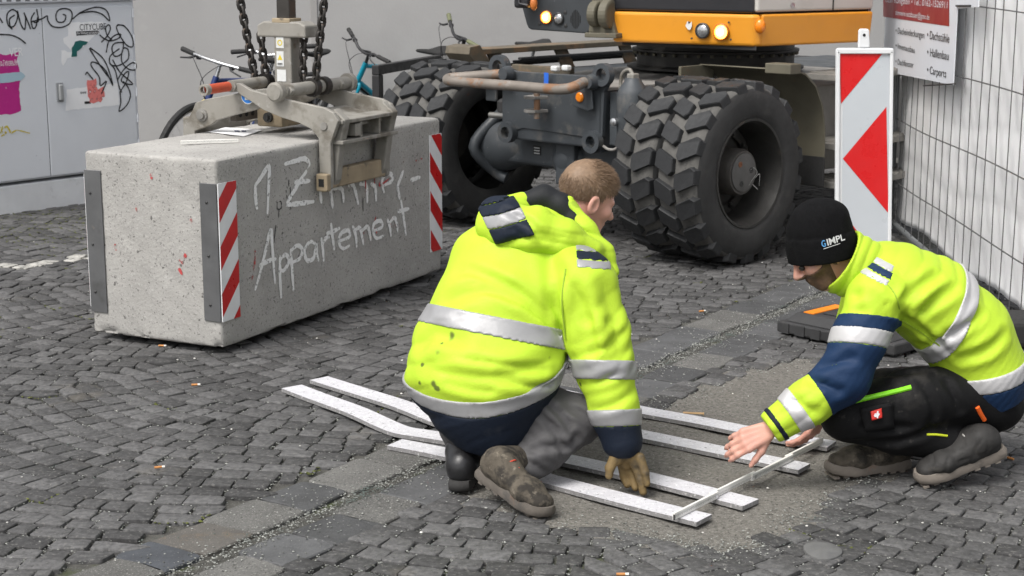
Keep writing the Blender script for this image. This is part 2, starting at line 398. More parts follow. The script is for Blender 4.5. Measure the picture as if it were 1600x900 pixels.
def block_mesh():
    """subdivided box with worn arrises and small chips"""
    bm = bmesh.new(); bmesh.ops.create_cube(bm, size=1)
    bmesh.ops.bevel(bm, geom=bm.edges[:], offset=.014, segments=2, affect='EDGES', profile=.5) if False else None
    M_ = Matrix(((bu[0]*BLEN, bv[0]*BWID, 0, bo[0]+bu[0]*BLEN/2+bv[0]*BWID/2), (bu[1]*BLEN, bv[1]*BWID, 0, bo[1]+bu[1]*BLEN/2+bv[1]*BWID/2), (0, 0, BH, BZ+BH/2), (0, 0, 0, 1)))
    bm.transform(M_)
    bmesh.ops.bevel(bm, geom=bm.edges[:], offset=.016, segments=3, affect='EDGES', profile=.5)
    bmesh.ops.recalc_face_normals(bm, faces=bm.faces[:])
    bmesh.ops.subdivide_edges(bm, edges=[e for e in bm.edges if e.calc_length() > .3], cuts=40, use_grid_fill=True)
    r = random.Random(5)
    for v in bm.verts:
        p = v.co; k = math.sin(p.x*23+p.z*31)*math.sin(p.y*27-p.z*17)
        d = -.0025*max(0, k)+r.gauss(0, .0004)
        if p.z < BZ+.02 and k > .35: d -= .012*r.random()
        if p.z > BZ+BH-.02 and k > .6: d -= .004*r.random()
        c = Vector(bo+bu*BLEN/2+bv*BWID/2+[0, 0, BH/2]); v.co = p+(p-c).normalized()*d
    vs = [v.co[:] for v in bm.verts]; fs = [[v.index for v in f.verts] for f in bm.faces] if bm.verts.index_update() is None else None
    bm.free(); return vs, fs
vs, fs = block_mesh()
mkobj('block_body', vs, fs, M_conc, blk, smooth=True, angle=30)
Z3 = np.array([0, 0, 1.])
M_red = mat('retroreflective_red', (.50, .012, .012), .35, .12, 10, spots=[((.55, .5, .45), 34, .70, .03, .8)])
M_wht = mat('retroreflective_white', (.72, .73, .74), .4, .06, 12, spots=[((.35, .3, .25), 30, .68, .04, .7)])
def corner_guard(o, uface, vface, n_u, n_v, wu, wv, z0, z1, up_sign):
    """L-shaped steel guard: plate on the end face, striped strip on the long face. o=corner; uface/vface run away from the corner"""
    t = .006
    mb = MB(); mb.obox(o+n_v*.001+Z3*z0-uface*.0, uface*0+vface*wv, n_u*t, Z3*(z1-z0)) if False else None
    return t
def plate(name, o, u, w, z0, z1, n, m, t=.005):
    mb = MB(); mb.obox(np.array([o[0], o[1], 0])+n*.0015+Z3*z0, u*w, n*t, Z3*(z1-z0)); return mb.build(name, m, blk, bevel=.0015, seg=1)
nl = -bv; ne = -bu                                            # outward normals: long face to camera-right, end face to camera-left
cn = np.array([bo[0], bo[1], 0]); cl_ = cn+bv*BWID; cr = cn+bu*BLEN
gz0, gz1 = BZ+.115, BZ+.70
gn = plate('corner_guard', cn+bv*.0, bv, .085, gz0, gz1, ne, M_steel)
gl = plate('corner_guard', cl_-bv*.09, bv, .09, gz0-.02, gz1+.02, ne, M_steel)
def stripes(o, u, w, z0, z1, n, slope, phase, name='striped_panel'):
    mb = MB(); mb.obox(o+n*.0015+Z3*z0, u*w, n*.005, Z3*(z1-z0)); p = mb.build(name, M_wht, blk)
    per = .2; k = -2
    while k*per+phase < (z1-z0)+.3:
        s0 = k*per+phase; poly = [(0, s0), (w, s0+slope*w), (w, s0+slope*w+per/2), (0, s0+per/2)]
        # clip to [0,h]
        def clip(P, f, inside):
            out = []
            for i in range(len(P)):
                a_, b_ = P[i-1], P[i]; ia, ib = inside(a_), inside(b_)
                if ia != ib:
                    tt = (f-a_[1])/(b_[1]-a_[1]); out.append((a_[0]+tt*(b_[0]-a_[0]), f))
                if ib: out.append(b_)
            return out
        h = z1-z0; poly = clip(poly, 0, lambda q: q[1] >= 0)
        if poly: poly = clip(poly, h, lambda q: q[1] <= h)
        if len(poly) > 2:
            mb = MB(); P = [o+n*.0072+Z3*z0+u*x+Z3*y for x, y in poly]; idx = list(range(len(P)))
            mb.add(P, [idx]); mb.build('red_stripe', M_red, p)
        k += 1
    return p
s_n = stripes(cn, bu, .125, gz0, gz1, nl, 1.05, .02)
s_r = stripes(cr-bu*.125, bu, .125, gz0+.0, gz1+.02, nl, -1.05, .02)
s_l = stripes(cl_, bu, .125, gz0, gz1, bv, 1.05, .06)
# rivets and rust weeps on the guards
M_bolt = mat('bolt_dark', (.06, .06, .06), .5, .2, 20, metal=.6)
for base in (cn+bv*.05, cl_-bv*.03):
    for z in (gz0+.07, gz0+.28, gz1-.08):
        MB().lathe([(.006, 0), (.006, .003), (.003, .005), (0, .005)], base+ne*.0065+Z3*z, ne, 10).build('rivet', M_bolt, blk)
# ---- sprayed writing on the long face: 1. Zimmer- / Appartement
M_spray = mat('white_spray', (.78, .78, .77), .8, .06, 20, alpha=(60, .29, .16))
M_spray_red = mat('red_spray', (.45, .06, .06), .8, .2, 20, alpha=(30, .46, .12))
M_spray_blk = mat('black_marker', (.03, .03, .03), .7, .2, 20, alpha=(45, .36, .1))
fo = cn+nl*.0022
_lift = [0]
def stroke(px, w, m=M_spray, o=None, n=None, nm='spray_lettering', parent=None, taper=True, sm=6):
    o = fo if o is None else o; n = nl if n is None else n; _lift[0] += 1
    P = smooth_path([onplane(x, y, o+n*(.0001*(_lift[0] % 12)), n) for x, y in px], sm); k = len(P)
    Wd_ = [w*(.55+.45*math.sin(math.pi*min(1, (i+1.5)/(k+1)*1.0)) if taper else 1)*(1+.12*math.sin(i*1.7)) for i in range(k)]
    return (P, Wd_)
def letters(name, strokes, w, m, o=None, n=None, parent=None, taper=True):
    """every stroke of the writing is a painted piece of its own"""
    for st in strokes:
        P, Wd_ = stroke(st, w, m, o, n, taper=taper); nn = n if n is not None else nl
        c0, c1 = P[0], P[-1]; k = len(P); L_, R_ = [], []
        for i in range(k):
            t = nrm(P[min(i+1, k-1)]-P[max(i-1, 0)]+1e-9); sd = nrm(np.cross(nn, t)); L_.append(P[i]-sd*Wd_[i]/2); R_.append(P[i]+sd*Wd_[i]/2)
        t0 = nrm(P[0]-P[1]+1e-9); t1 = nrm(P[-1]-P[-2]+1e-9)
        vs = [q for pr in zip(L_, R_) for q in pr]; fs = [[2*i, 2*i+2, 2*i+3, 2*i+1] for i in range(k-1)]
        for c, t, r_, ia, ib in ((P[0], t0, Wd_[0]/2, 0, 1), (P[-1], t1, Wd_[-1]/2, 2*k-1, 2*k-2)):
            sd = nrm(np.cross(nn, t)); b0 = len(vs); vs += [c+r_*(math.cos(q)*(-sd if ia == 0 else -sd)+math.sin(q)*t) for q in (math.pi*.25, math.pi*.5, math.pi*.75)]
            fs.append([ia, b0, b0+1, b0+2, ib] if np.linalg.norm(vs[ia]-vs[b0]) < np.linalg.norm(vs[ib]-vs[b0]) else [ib, b0, b0+1, b0+2, ia])
        mkobj(name, vs, fs, m, parent or blk)
def zp(x, y): return (380+x/4, 180+y/4)                       # photo detail -> photo pixel
L1 = [[zp(75, 440), zp(110, 390), zp(160, 320), zp(160, 420), zp(152, 610)], [zp(75, 450), zp(78, 520), zp(86, 580)],
      [zp(262, 305), zp(330, 285), zp(385, 272), zp(412, 300), zp(405, 325)], [zp(395, 350), zp(350, 420), zp(290, 520), zp(272, 560)], [zp(272, 560), zp(350, 552), zp(440, 540)], [zp(325, 420), zp(415, 410)],
      [zp(480, 270), zp(482, 300)], [zp(480, 455), zp(488, 545)], [zp(545, 460), zp(560, 575)], [zp(540, 470), zp(590, 450), zp(620, 470), zp(628, 540)], [zp(660, 440), zp(690, 440), zp(718, 550)],
      [zp(730, 430), zp(770, 440), zp(776, 540)], [zp(800, 430), zp(825, 450), zp(830, 530)], [zp(875, 440), zp(930, 410), zp(925, 370), zp(885, 370), zp(868, 420), zp(880, 480)], [zp(965, 450), zp(978, 520)], [zp(965, 440), zp(1000, 350)], [zp(1050, 405), zp(1105, 388)]]
letters('spray_stroke', L1, .024, M_spray)
def zq(x, y): return (140+x/2.857, 340+y/2.857)
L2 = [[zq(740, 320), zq(760, 250), zq(785, 150), zq(808, 55), zq(815, 120), zq(822, 220), zq(828, 292)], [zq(760, 215), zq(795, 195), zq(830, 185)],
      [zq(850, 175), zq(850, 260), zq(855, 355)], [zq(850, 190), zq(875, 165), zq(890, 195), zq(868, 235), zq(852, 232)],
      [zq(898, 145), zq(903, 220), zq(910, 322)], [zq(898, 150), zq(925, 125), zq(948, 140), zq(940, 180), zq(905, 200)],
      [zq(1010, 120), zq(985, 108), zq(960, 145), zq(970, 190), zq(1000, 180), zq(1012, 120), zq(1015, 160), zq(1022, 190)], [zq(1035, 95), zq(1040, 130), zq(1045, 190)], [zq(1037, 120), zq(1055, 92), zq(1068, 88)],
      [zq(1078, 30), zq(1085, 90), zq(1092, 140)], [zq(1060, 70), zq(1085, 62), zq(1115, 48)], [zq(1115, 105), zq(1160, 85), zq(1155, 58), zq(1125, 68), zq(1112, 105), zq(1130, 138), zq(1160, 125)],
      [zq(1175, 40), zq(1188, 80), zq(1192, 128)], [zq(1180, 60), zq(1205, 45), zq(1215, 80), zq(1222, 118)], [zq(1215, 60), zq(1240, 40), zq(1250, 70), zq(1255, 100)],
      [zq(1265, 60), zq(1305, 42), zq(1300, 15), zq(1272, 25), zq(1265, 60), zq(1280, 92), zq(1310, 82)], [zq(1330, 10), zq(1340, 40), zq(1345, 80)], [zq(1335, 30), zq(1360, 0), zq(1372, 30), zq(1375, 60)],
      [zq(1390, -75), zq(1402, 0), zq(1412, 75)], [zq(1378, -28), zq(1425, -40)]]
letters('spray_stroke', L2, .022, M_spray)
letters('red_mark', [[zp(765, 405), zp(765, 490)], [zp(855, 410), zp(855, 440), zp(915, 395)], [zp(820, 400), zp(822, 425)], [zp(760, 690), zp(755, 740)], [zp(830, 620), zp(822, 690), zp(835, 735)], [zp(925, 640), zp(920, 700), zp(960, 680)], [zp(1005, 265), zp(1000, 295)], [zp(1080, 285), zp(1120, 270)], [zq(740, 140), zq(735, 220), zq(722, 290)], [zq(715, 230), zq(725, 270)]], .012, M_spray_red)
letters('black_mark', [[zp(285, 405), zp(285, 445)], [zp(268, 470), zp(275, 520)], [zp(295, 450), zp(296, 585)], [zp(320, 450), zp(330, 480)], [zp(212, 545), zp(236, 540), zp(238, 580), zp(215, 585), zp(212, 545)], [zp(225, 590), zp(222, 640)], [zp(750, 520), zp(750, 600)], [zp(205, 690), zp(192, 800)]], .006, M_spray_blk)
# red dabs on the end face
def ze(x, y): return (120+x/4, 180+y/4)
letters('red_mark', [[ze(465, 370), ze(466, 395)], [ze(375, 580), ze(376, 600)], [ze(714, 655), ze(716, 670)], [ze(660, 880), ze(665, 890)], [(281, 405), (287, 412)], [(280, 420), (284, 428)], [(289, 398), (290, 402)], [(180, 383), (181, 390)]], .016, M_spray_red, o=cl_+ne*.0022, n=ne)
# ---- things lying on the block top
ZT = BZ+BH
def toppoly(px, lift=0.): return [G(x, y, ZT+lift) for x, y in px]
M_paper = mat('paper', (.80, .80, .80), .8, .03, 5)
pp = toppoly([(325, 206), (352, 199), (411, 203), (381, 213)], .004)
paper = mkobj('paper_sheet', *(lambda P: ([p for p in P]+[p+Z3*.0006 for p in P], [[3, 2, 1, 0], [4, 5, 6, 7]]+[[i, (i+1) % 4, 4+(i+1) % 4, 4+i] for i in range(4)]))(pp), M_paper, loc=pp[0])
tag(paper, 'white paper sheet lying on top of the concrete block', 'paper')
ORG[paper] = np.array(pp[0])
mb = MB()
for x0, x1 in ((366, 374), (377, 384)):
    q = toppoly([(x0, 203.5), (x1, 203.7), (x1+1, 206), (x0+1, 205.8)], .0058); mb.add(q, [[0, 1, 2, 3]])
mb.build('printed_mark', mat('print_blue', (.03, .04, .12), .7, .1), paper)
M_rule = mat('white_rule', (.74, .73, .69), .5, .06, 20, spots=[((.4, .38, .33), 25, .66, .06, .5)])
M_tick = mat('rule_ticks', (.05, .05, .05), .6, .1)
ra, rb = G(283, 226.5, ZT), G(373, 223.5, ZT); ru = nrm((rb-ra)*[1, 1, 0]); rv_ = np.array([-ru[1], ru[0], 0]); rl = np.linalg.norm(rb-ra)
fr = thing('folding_ruler', ra, 'closed white folding ruler lying on the concrete block top', 'ruler')
for i in range(4):
    MB().obox(ra+Z3*(.002)+rv_*(.0042*i), ru*(rl*(1-.02*(i % 2))), rv_*.0036, Z3*.016).build('ruler_leaf', M_rule, fr, bevel=.0008, seg=1)
mb = MB()
for i in range(40): mb.obox(ra+ru*(rl*(i+.5)/41)+Z3*(.010 if i % 5 else .007)-rv_*.0003, ru*.0008, rv_*.0002, Z3*(.006 if i % 5 else .009))
mb.build('tick_marks', M_tick, fr)
# ================================================================== plaster wall behind
M_wall = mat('grey_plaster', (.36, .355, .35), .92, .07, .8, .0015, 60, spots=[((.29, .285, .28), 1.1, .52, .25, .6), ((.43, .425, .42), 2.3, .63, .15, .5), ((.2, .19, .18), 14, .72, .03, .5)], spec=.2)
wall_o = V(-7.5, 13.0, 0); wall_u = nrm([1, .06, 0]); wall_n = np.array([wall_u[1], -wall_u[0], 0])
bw = thing('building_wall', wall_o+wall_u*9, 'plain grey plastered building wall behind the bicycles', 'wall')
MB().obox(wall_o-Z3*.05, wall_u*18, -wall_n*.4, Z3*4.6).build('wall_face', M_wall, bw)
M_wall2 = mat('plaster_band', (.31, .3, .29), .9, .06, 2, .001, 60)
def wx(px, y=60): return float((onplane(px, y, wall_o, wall_n)-wall_o)@wall_u)
for a_, b_ in ((wx(486), wx(497)),):                # pilaster strips in the render
    MB().obox(wall_o+wall_u*a_+wall_n*.0-Z3*.03, wall_u*(b_-a_), wall_n*.012, Z3*4.5).build('render_strip', M_wall2, bw, bevel=.003, seg=1)
# ================================================================== utility cabinet
CA, CB = G(-40, 341), G(222, 305); cu_ = nrm((CB-CA)*[1, 1, 0]); cnr = np.array([cu_[1], -cu_[0], 0]); CW = float((CB-CA)@cu_)
CA = CA-cu_*.55; CW += .55
cab = thing('utility_cabinet', CA+cu_*CW/2, 'light grey metal utility cabinet covered in torn posters and black tags', 'cabinet')
M_cab = mat('cabinet_paint', (.73, .75, .78), .55, .05, 1.5, .0004, 90, spots=[((.63, .64, .65), 2.2, .6, .15, .6), ((.25, .25, .25), 20, .73, .03, .6)])
M_cab2 = mat('cabinet_plinth', (.72, .73, .74), .8, .1, 3, .001, 70, spots=[((.28, .27, .25), 4, .58, .12, .7)])
M_dark = mat('dark_gap', (.012, .012, .012), .8, .1)
ch = 1.335; pz = .20
MB().obox(CA+Z3*(pz), cu_*CW, -cnr*.42, Z3*(ch-pz)).build('carcass', M_cab, cab, bevel=.006)
MB().obox(CA-Z3*.02+cnr*.006+cu_*.005, cu_*(CW-.01), -cnr*.42, Z3*(pz+.0)).build('plinth', M_cab2, cab, bevel=.008)
MB().obox(CA+Z3*(ch+.002)-cu_*.015+cnr*.03, cu_*(CW+.03), -cnr*.48, Z3*.10).build('roof', M_cab, cab, bevel=.012)
def cpl(x, y, l=0.): return onplane(x, y, CA+cnr*(.014+l), cnr)
def cxz(p): d = p-CA; return float(d@cu_), float(p[2])
xs_ = cxz(cpl(73, 150))[0]; xr_ = cxz(cpl(212, 150))[0]; zd0 = pz+.012; zd1 = ch-.03
for i, (x0, x1) in enumerate(((.03, xs_-.003), (xs_+.003, xr_))):
    d = MB().obox(CA+cu_*x0+Z3*zd0+cnr*.0015, cu_*(x1-x0), cnr*.0125, Z3*(zd1-zd0)).build('door', M_cab, cab, bevel=.004)
    if i == 1:
        h0 = cpl(93, 144)
        MB().cbox(h0+cnr*.004, (.05, .012, .125), (cu_, cnr, Z3)).build('handle_recess', mat('handle_frame', (.25, .26, .27), .5, .1), d, bevel=.004)
        MB().cbox(h0+cnr*.018, (.032, .022, .105), (cu_, cnr, Z3)).build('door_handle', mat('handle_cast', (.42, .43, .43), .45, .1, metal=.3), d, bevel=.008, seg=3)
        hx = cu_*x1
        for z in np.linspace(zd0+.12, zd1-.08, 6):
            MB().lathe([(.008, 0), (.008, .06)], CA+cu_*(x1+.010)+cnr*.010+Z3*z, Z3, 8).build('hinge', M_cab, d)
MB().obox(CA+cu_*(xs_-.0025)+Z3*zd0+cnr*.002, cu_*.005, cnr*.004, Z3*(zd1-zd0)).build('door_gap', M_dark, cab)
for k in range(26):                                           # vent slots under the roof
    x = .05+k*(CW-.1)/26
    MB().obox(CA+cu_*x+Z3*(ch+.018)+cnr*.0295, cu_*.034, cnr*.0022, Z3*.012).build('vent_slot', mat('vent_shadow', (.16, .165, .17), .7, .1), cab)
# stickers and torn posters: irregular paper pieces on the doors
def torn(px, name, m, lift, jag=.006, seed=1):
    r = random.Random(seed); P = [cpl(x, y, lift) for x, y in px]; out = []
    for i in range(len(P)):
        a_, b_ = P[i], P[(i+1) % len(P)]; k = max(1, int(np.linalg.norm(b_-a_)/.02))
        for t in range(k):
            p = a_+(b_-a_)*t/k
            if t: p = p+cu_*r.uniform(-jag, jag)+Z3*r.uniform(-jag, jag)
            out.append(p)
    n = len(out); vs = out+[p+cnr*.0005 for p in out]
    fs = [list(range(n))[::-1], [n+i for i in range(n)]]+[[i, (i+1) % n, n+(i+1) % n, n+i] for i in range(n)]
    if np.cross(out[n//3]-out[0], out[2*n//3]-out[0])@cnr < 0: fs = [f[::-1] for f in fs]
    return mkobj(name, vs, fs, m, cab)
def zc(x, y): return (x/4, y/4)
M_post = mat('poster_white', (.92, .92, .92), .7, .04, 8); M_mag = mat('poster_magenta', (.52, .02, .24), .55, .08, 8, spots=[((.7, .6, .62), 26, .70, .03)])
M_tape = mat('pale_blue_tape', (.42, .58, .66), .5, .05); M_teal = mat('poster_teal', (.01, .12, .11), .6, .1); M_pink = mat('pink_spray', (.78, .22, .2), .7, .1, alpha=(22, .36, .12)); M_blk = mat('tag_ink', (.012, .012, .013), .5, .1); M_yel = mat('yellow_chalk', (.62, .5, .04), .8, .1, alpha=(40, .42, .1))
torn([zc(425, 140), zc(640, 135), zc(650, 150), zc(600, 215), zc(545, 265), zc(480, 325), zc(440, 310), zc(400, 270), zc(395, 240), zc(425, 225)], 'torn_poster', M_post, .0002, .004, 1)
torn([zc(383, 315), zc(445, 325), zc(480, 330), zc(470, 355), zc(420, 365), zc(395, 410), zc(385, 395)], 'torn_poster', M_post, .0002, .004, 2)
torn([zc(470, 260), zc(500, 252), zc(550, 262), zc(510, 300), zc(480, 322), zc(482, 352), zc(446, 356), zc(448, 300)], 'torn_poster', M_teal, .0012, .005, 3)
torn([zc(418, 558), zc(735, 520), zc(748, 655), zc(410, 692)], 'torn_poster', M_post, .0002, .003, 4)
torn([zc(-60, 330), zc(40, 345), zc(122, 320), zc(105, 380), zc(122, 440), zc(130, 500), zc(118, 560), zc(132, 690), zc(80, 712), zc(-60, 720)], 'torn_poster', M_mag, .0002, .004, 5)
torn([zc(-60, 470), zc(130, 448), zc(158, 475), zc(125, 505), zc(-60, 530)], 'tape_strip', M_tape, .0012, .003, 6)
torn([zc(545, 500), zc(600, 490), zc(612, 560), zc(650, 540), zc(655, 600), zc(630, 640), zc(560, 640), zc(548, 570)], 'pink_paint', M_pink, .0016, .008, 7)
torn([zc(475, 197), zc(610, 190), zc(622, 200), zc(612, 213), zc(478, 223)], 'poster_bar', M_blk, .0012, .0005, 8)
torn([zc(528, 634), zc(566, 632), zc(567, 648), zc(529, 650)], 'poster_logo', M_blk, .0012, .0005, 9)
zc_v = cpl(*zc(497, 160))-cpl(*zc(497, 190)); zc_u = cu_
text('poster_lettering', 'CITYCUBE', cpl(*zc(497, 190), .0012), zc_u, Z3, .058, M_blk, cab, wfit=.21)
text('poster_lettering', 'Ihre Werbung auf Schaltkästen', cpl(*zc(480, 216), .0024), zc_u, Z3, .026, M_post, cab, wfit=.19)
text('poster_lettering', 'www', cpl(*zc(500, 588), .0012), zc_u, Z3, .035, M_blk, cab, wfit=.05)
text('poster_lettering', 'VER', cpl(*zc(58, 352), .0014), zc_u, Z3, .075, M_post, cab, wfit=.10)
text('poster_lettering', 'm Tatorten Bew', cpl(*zc(0, 398), .0014), zc_u, Z3, .03, M_post, cab, wfit=.14)
text('poster_lettering', 'ord Fürchtbuch u', cpl(*zc(0, 414), .0014), zc_u, Z3, .03, M_post, cab, wfit=.14)
tags = [[(-10, 110), (0, 115), (15, 140)], [(75, 180), (48, 150), (45, 90), (75, 60), (105, 75), (110, 110), (90, 160), (65, 165), (60, 120), (90, 95)], [(110, 70), (130, 150), (155, 182), (160, 110), (150, 80), (180, 150), (190, 180)], [(215, 80), (195, 120), (205, 175), (225, 165), (235, 110)], [(230, 60), (240, 130), (215, 140)], [(200, 135), (260, 118), (295, 100), (300, 130), (330, 165), (390, 170), (440, 140), (450, 80), (420, 55), (370, 60), (350, 95), (360, 135), (400, 135), (412, 100), (395, 90)],
        [(455, 118), (510, 75), (600, 45), (665, 65), (685, 130), (640, 90), (580, 72), (500, 82)], [(625, 220), (650, 240), (690, 255), (740, 240), (755, 215), (720, 220), (680, 260), (665, 325)], [(635, 262), (670, 225), (690, 180), (680, 155), (660, 175), (670, 220), (700, 250)], [(735, 155), (780, 165), (825, 230), (830, 290), (790, 280), (745, 215), (728, 170), (740, 155)], [(770, 265), (720, 270), (700, 300), (715, 350), (755, 340), (770, 300), (770, 265)], [(745, 305), (690, 350), (690, 400), (740, 410), (800, 370), (800, 310), (770, 305), (760, 380), (800, 430), (845, 435), (850, 400), (820, 395), (770, 440), (735, 500)],
        [(565, 300), (640, 360), (680, 440), (705, 535), (660, 440), (605, 395), (572, 390), (575, 420), (620, 480), (628, 535), (665, 508), (635, 585)], [(560, 305), (640, 430), (695, 500)], [(705, 375), (750, 450), (830, 525), (760, 510), (780, 460), (805, 450), (790, 510), (750, 575)], [(690, 400), (720, 440), (745, 545), (760, 575)], [(750, 575), (755, 640), (745, 695), (790, 660), (815, 600), (800, 545), (770, 510)], [(535, 465), (545, 452), (560, 470), (582, 495)], [(0, 215), (70, 220), (120, 240), (160, 270)]]
letters('tag_stroke', [[zc(*p) for p in t] for t in tags], .009, M_blk, o=CA+cnr*.0168, n=cnr, parent=cab, taper=False)
letters('chalk_stroke', [[zc(-10, 800), zc(15, 790), zc(10, 820), zc(40, 790), zc(60, 815), zc(70, 830), zc(110, 815), zc(185, 832)], [zc(-10, 830), zc(40, 828), zc(10, 850)]], .012, M_yel, o=CA+cnr*.0168, n=cnr, parent=cab)
# ================================================================== bicycles
M_rub = mat('bike_rubber', (.018, .018, .018), .75, .2, 30, .001, 120); M_chr = mat('bike_alloy', (.55, .56, .57), .32, .06, 20, metal=.9); M_bbl = mat('bike_black', (.02, .02, .022), .45, .15, 20)
def bicycle(label, bar_px, heading, col, bar='flat', lean=.0, steer=.0, extra=None, grip=None, forkcol=None, nm='bicycle', sad_h=.92, alloybar=True, stem=.0):
    """bar_px = where the stem clamp shows in the photo; heading = direction the bike points (world angle)"""
    h = np.array([math.cos(heading), math.sin(heading), 0]); sd = np.array([-h[1], h[0], 0]); upv = nrm(Z3+sd*lean); sd = nrm(sd-upv*(sd@upv))
    _hs = nrm(h*math.cos(steer)+sd*math.sin(steer)); _off = -h*.19+upv*(.97+stem)+_hs*.07; head = (G(bar_px[0], bar_px[1], _off[2])-_off)*[1, 1, 0]
    root = thing(nm, head-h*.5, label, 'bicycle', 'bicycles parked in front of the wall')
    R_ = .335; wbase = 1.03
    def P(x, z, y=0.): return head+h*x+upv*z+sd*y             # x forward from front axle
    hs = nrm(h*math.cos(steer)+sd*math.sin(steer)); ss = nrm(np.cross(upv, hs))
    mf = mat('bike_paint_%s' % nm+str(round(col[2], 3)), col, .32, .08, 8, coat=.4)
    def wheel(c, f_, a_):
        n = 40; ring = [c+R_*(math.cos(2*math.pi*i/n)*f_+math.sin(2*math.pi*i/n)*upv) for i in range(n)]
        w = MB().tube(ring, .024, 8, closed=True).build('tyre', M_rub, root, smooth=True)
        ring = [c+(R_-.03)*(math.cos(2*math.pi*i/n)*f_+math.sin(2*math.pi*i/n)*upv) for i in range(n)]
        MB().tube(ring, .010, 6, closed=True).build('rim', M_chr, w, smooth=True)
        MB().lathe([(.012, -.05), (.022, -.03), (.016, -.02), (.016, .02), (.022, .03), (.012, .05)], c, a_, 12).build('hub', M_chr, w)
        mb = MB()
        for i in range(28):
            t = 2*math.pi*i/28; e = c+(R_-.03)*(math.cos(t)*f_+math.sin(t)*upv); t2 = t+.35*(1 if i % 2 else -1); b_ = c+.02*(math.cos(t2)*f_+math.sin(t2)*upv)+a_*(.03 if i % 4 < 2 else -.03); mb.tube([b_, e], .0012, 3, cap=False)
        tag(mb.build('spokes', M_chr, w), kind='stuff')
    wheel(P(0, R_), hs, ss); wheel(P(-wbase, R_), h, sd)
    ht, hb = P(-.17, .86), P(-.12, .70); st_, bb = P(-.72, .86), P(-.60, .28); rear = P(-wbase, R_)
    for nm_, a_, b_, r_ in (('top_tube', ht-upv*.03, st_-upv*.06, .017), ('down_tube', hb, bb, .021), ('seat_tube', bb, st_, .017), ('head_tube', hb, ht, .022)):
        MB().tube([a_, b_], r_, 12).build(nm_, mf, root, smooth=True)
    for s_ in (-1, 1):
        MB().tube([bb+sd*.03*s_, rear+sd*.06*s_], .010, 8).build('chain_stay', mf, root, smooth=True)
        MB().tube([st_-upv*.06+sd*.012*s_, rear+sd*.06*s_], .009, 8).build('seat_stay', mf, root, smooth=True)
        MB().tube(smooth_path([hb-upv*.02, hb-upv*.05+ss*.045*s_+hs*.015, P(0, R_)+ss*.06*s_], 5), [.014]*6+[.013]*4+[.011], 10).build('fork_blade', mat('fork_'+label[:9], forkcol or col, .35, .1), root, smooth=True)
    MB().tube([st_, P(-.735, sad_h)], .0135, 10).build('seat_post', M_chr, root, smooth=True)
    # saddle: lofted pad
    sp = P(-.735, sad_h+.015); prof = [(-.13, .065, .045), (-.09, .075, .055), (-.03, .06, .05), (.03, .035, .042), (.09, .022, .036), (.135, .014, .028), (.145, .004, .012)]; vs = []; fs = []; n = 12
    for x, w_, t_ in prof:
        for k in range(n):
            a_ = 2*math.pi*k/n; vs.append(sp+h*(x+.01)+sd*(w_*math.cos(a_))+upv*(t_*.5*math.sin(a_)*(1 if math.sin(a_) > 0 else .8)+.018*(abs(x)/.13)))
    for i in range(len(prof)-1):
        for k in range(n): l = (k+1) % n; fs.append([i*n+k, i*n+l, (i+1)*n+l, (i+1)*n+k])
    fs += [list(range(n))[::-1], [(len(prof)-1)*n+k for k in range(n)]]
    mkobj('saddle', vs, fs, M_rub, root, smooth=True, angle=60)
    # stem, bar, grips, levers
    q = ht+upv*(.09+stem)-h*.02; clampp = q+hs*.07+upv*.02
    MB().tube([ht, q, clampp], [.014, .015, .015], 10).build('stem', M_chr if alloybar else M_bbl, root, smooth=True)
    gm = grip or M_rub; bmt = M_chr if alloybar else M_bbl; rise = {'flat': .0, 'riser': .04}[bar]
    pb = [clampp+ss*x-hs*(.06*(abs(x)/.31)**2)+upv*(rise*min(1, max(0, (abs(x)-.06)/.08))) for x in np.linspace(-.30, .30, 17)]
    MB().tube(pb, .0115, 10).build('handlebar', bmt, root, smooth=True)
    for s_ in (-1, 1):
        i0 = 0 if s_ < 0 else 16; i1 = 3 if s_ < 0 else 13
        MB().tube([pb[i0]+ss*.012*s_, pb[i1]], [.0175, .016], 10).build('grip', gm, root, smooth=True)
        l0 = pb[i1+(1 if s_ < 0 else -1)]
        MB().tube(smooth_path([l0+hs*.02, l0+hs*.055-upv*.015+ss*.02*s_, l0+hs*.05-upv*.035+ss*.10*s_], 4), [.008]*5+[.006]*4, 8).build('brake_lever', M_bbl, root, smooth=True)
        MB().cbox(l0-ss*.012*s_-upv*.01, (.03, .03, .028), (hs, ss, upv)).build('shifter', M_bbl, root, bevel=.006)
        MB().tube(smooth_path([l0+hs*.03, l0+hs*.11-ss*.05*s_+upv*.0, l0+hs*.12-ss*.16*s_-upv*.13, hb+hs*.03], 6), .0028, 6).build('cable', M_bbl, root, smooth=True)
    MB().lathe([(.02, -.045), (.02, .045)], bb, sd, 12).build('bottom_bracket', M_chr, root, smooth=True)
    MB().lathe([(.085, .052), (.088, .055), (.085, .058)], bb, sd, 28).build('chainring', M_bbl, root)
    for s_ in (-1, 1):
        e = bb+sd*.07*s_+(h*.11-upv*.13)*s_; MB().tube([bb+sd*.065*s_, e], .010, 8).build('crank', M_chr, root, smooth=True); MB().cbox(e+sd*.05*s_, (.09, .09, .022), (h, sd, upv)).build('pedal', M_bbl, root, bevel=.004)
    return root, P, h, sd, upv, hs, ss, clampp
def foot(px, py, z, Y): p = D(px, py, Y); return p
bicycle('blue framed bicycle with bare alloy handlebar behind the concrete block', (335, 96), math.radians(-122), (.012, .03, .13), 'flat', lean=.24, steer=.1, forkcol=(.55, .42, .05), nm='bicycle')
bicycle('dark bicycle with curved silver bar and black grips behind the chains', (428, 86), math.radians(-112), (.02, .02, .022), 'riser', lean=-.08, steer=.25, nm='bicycle')
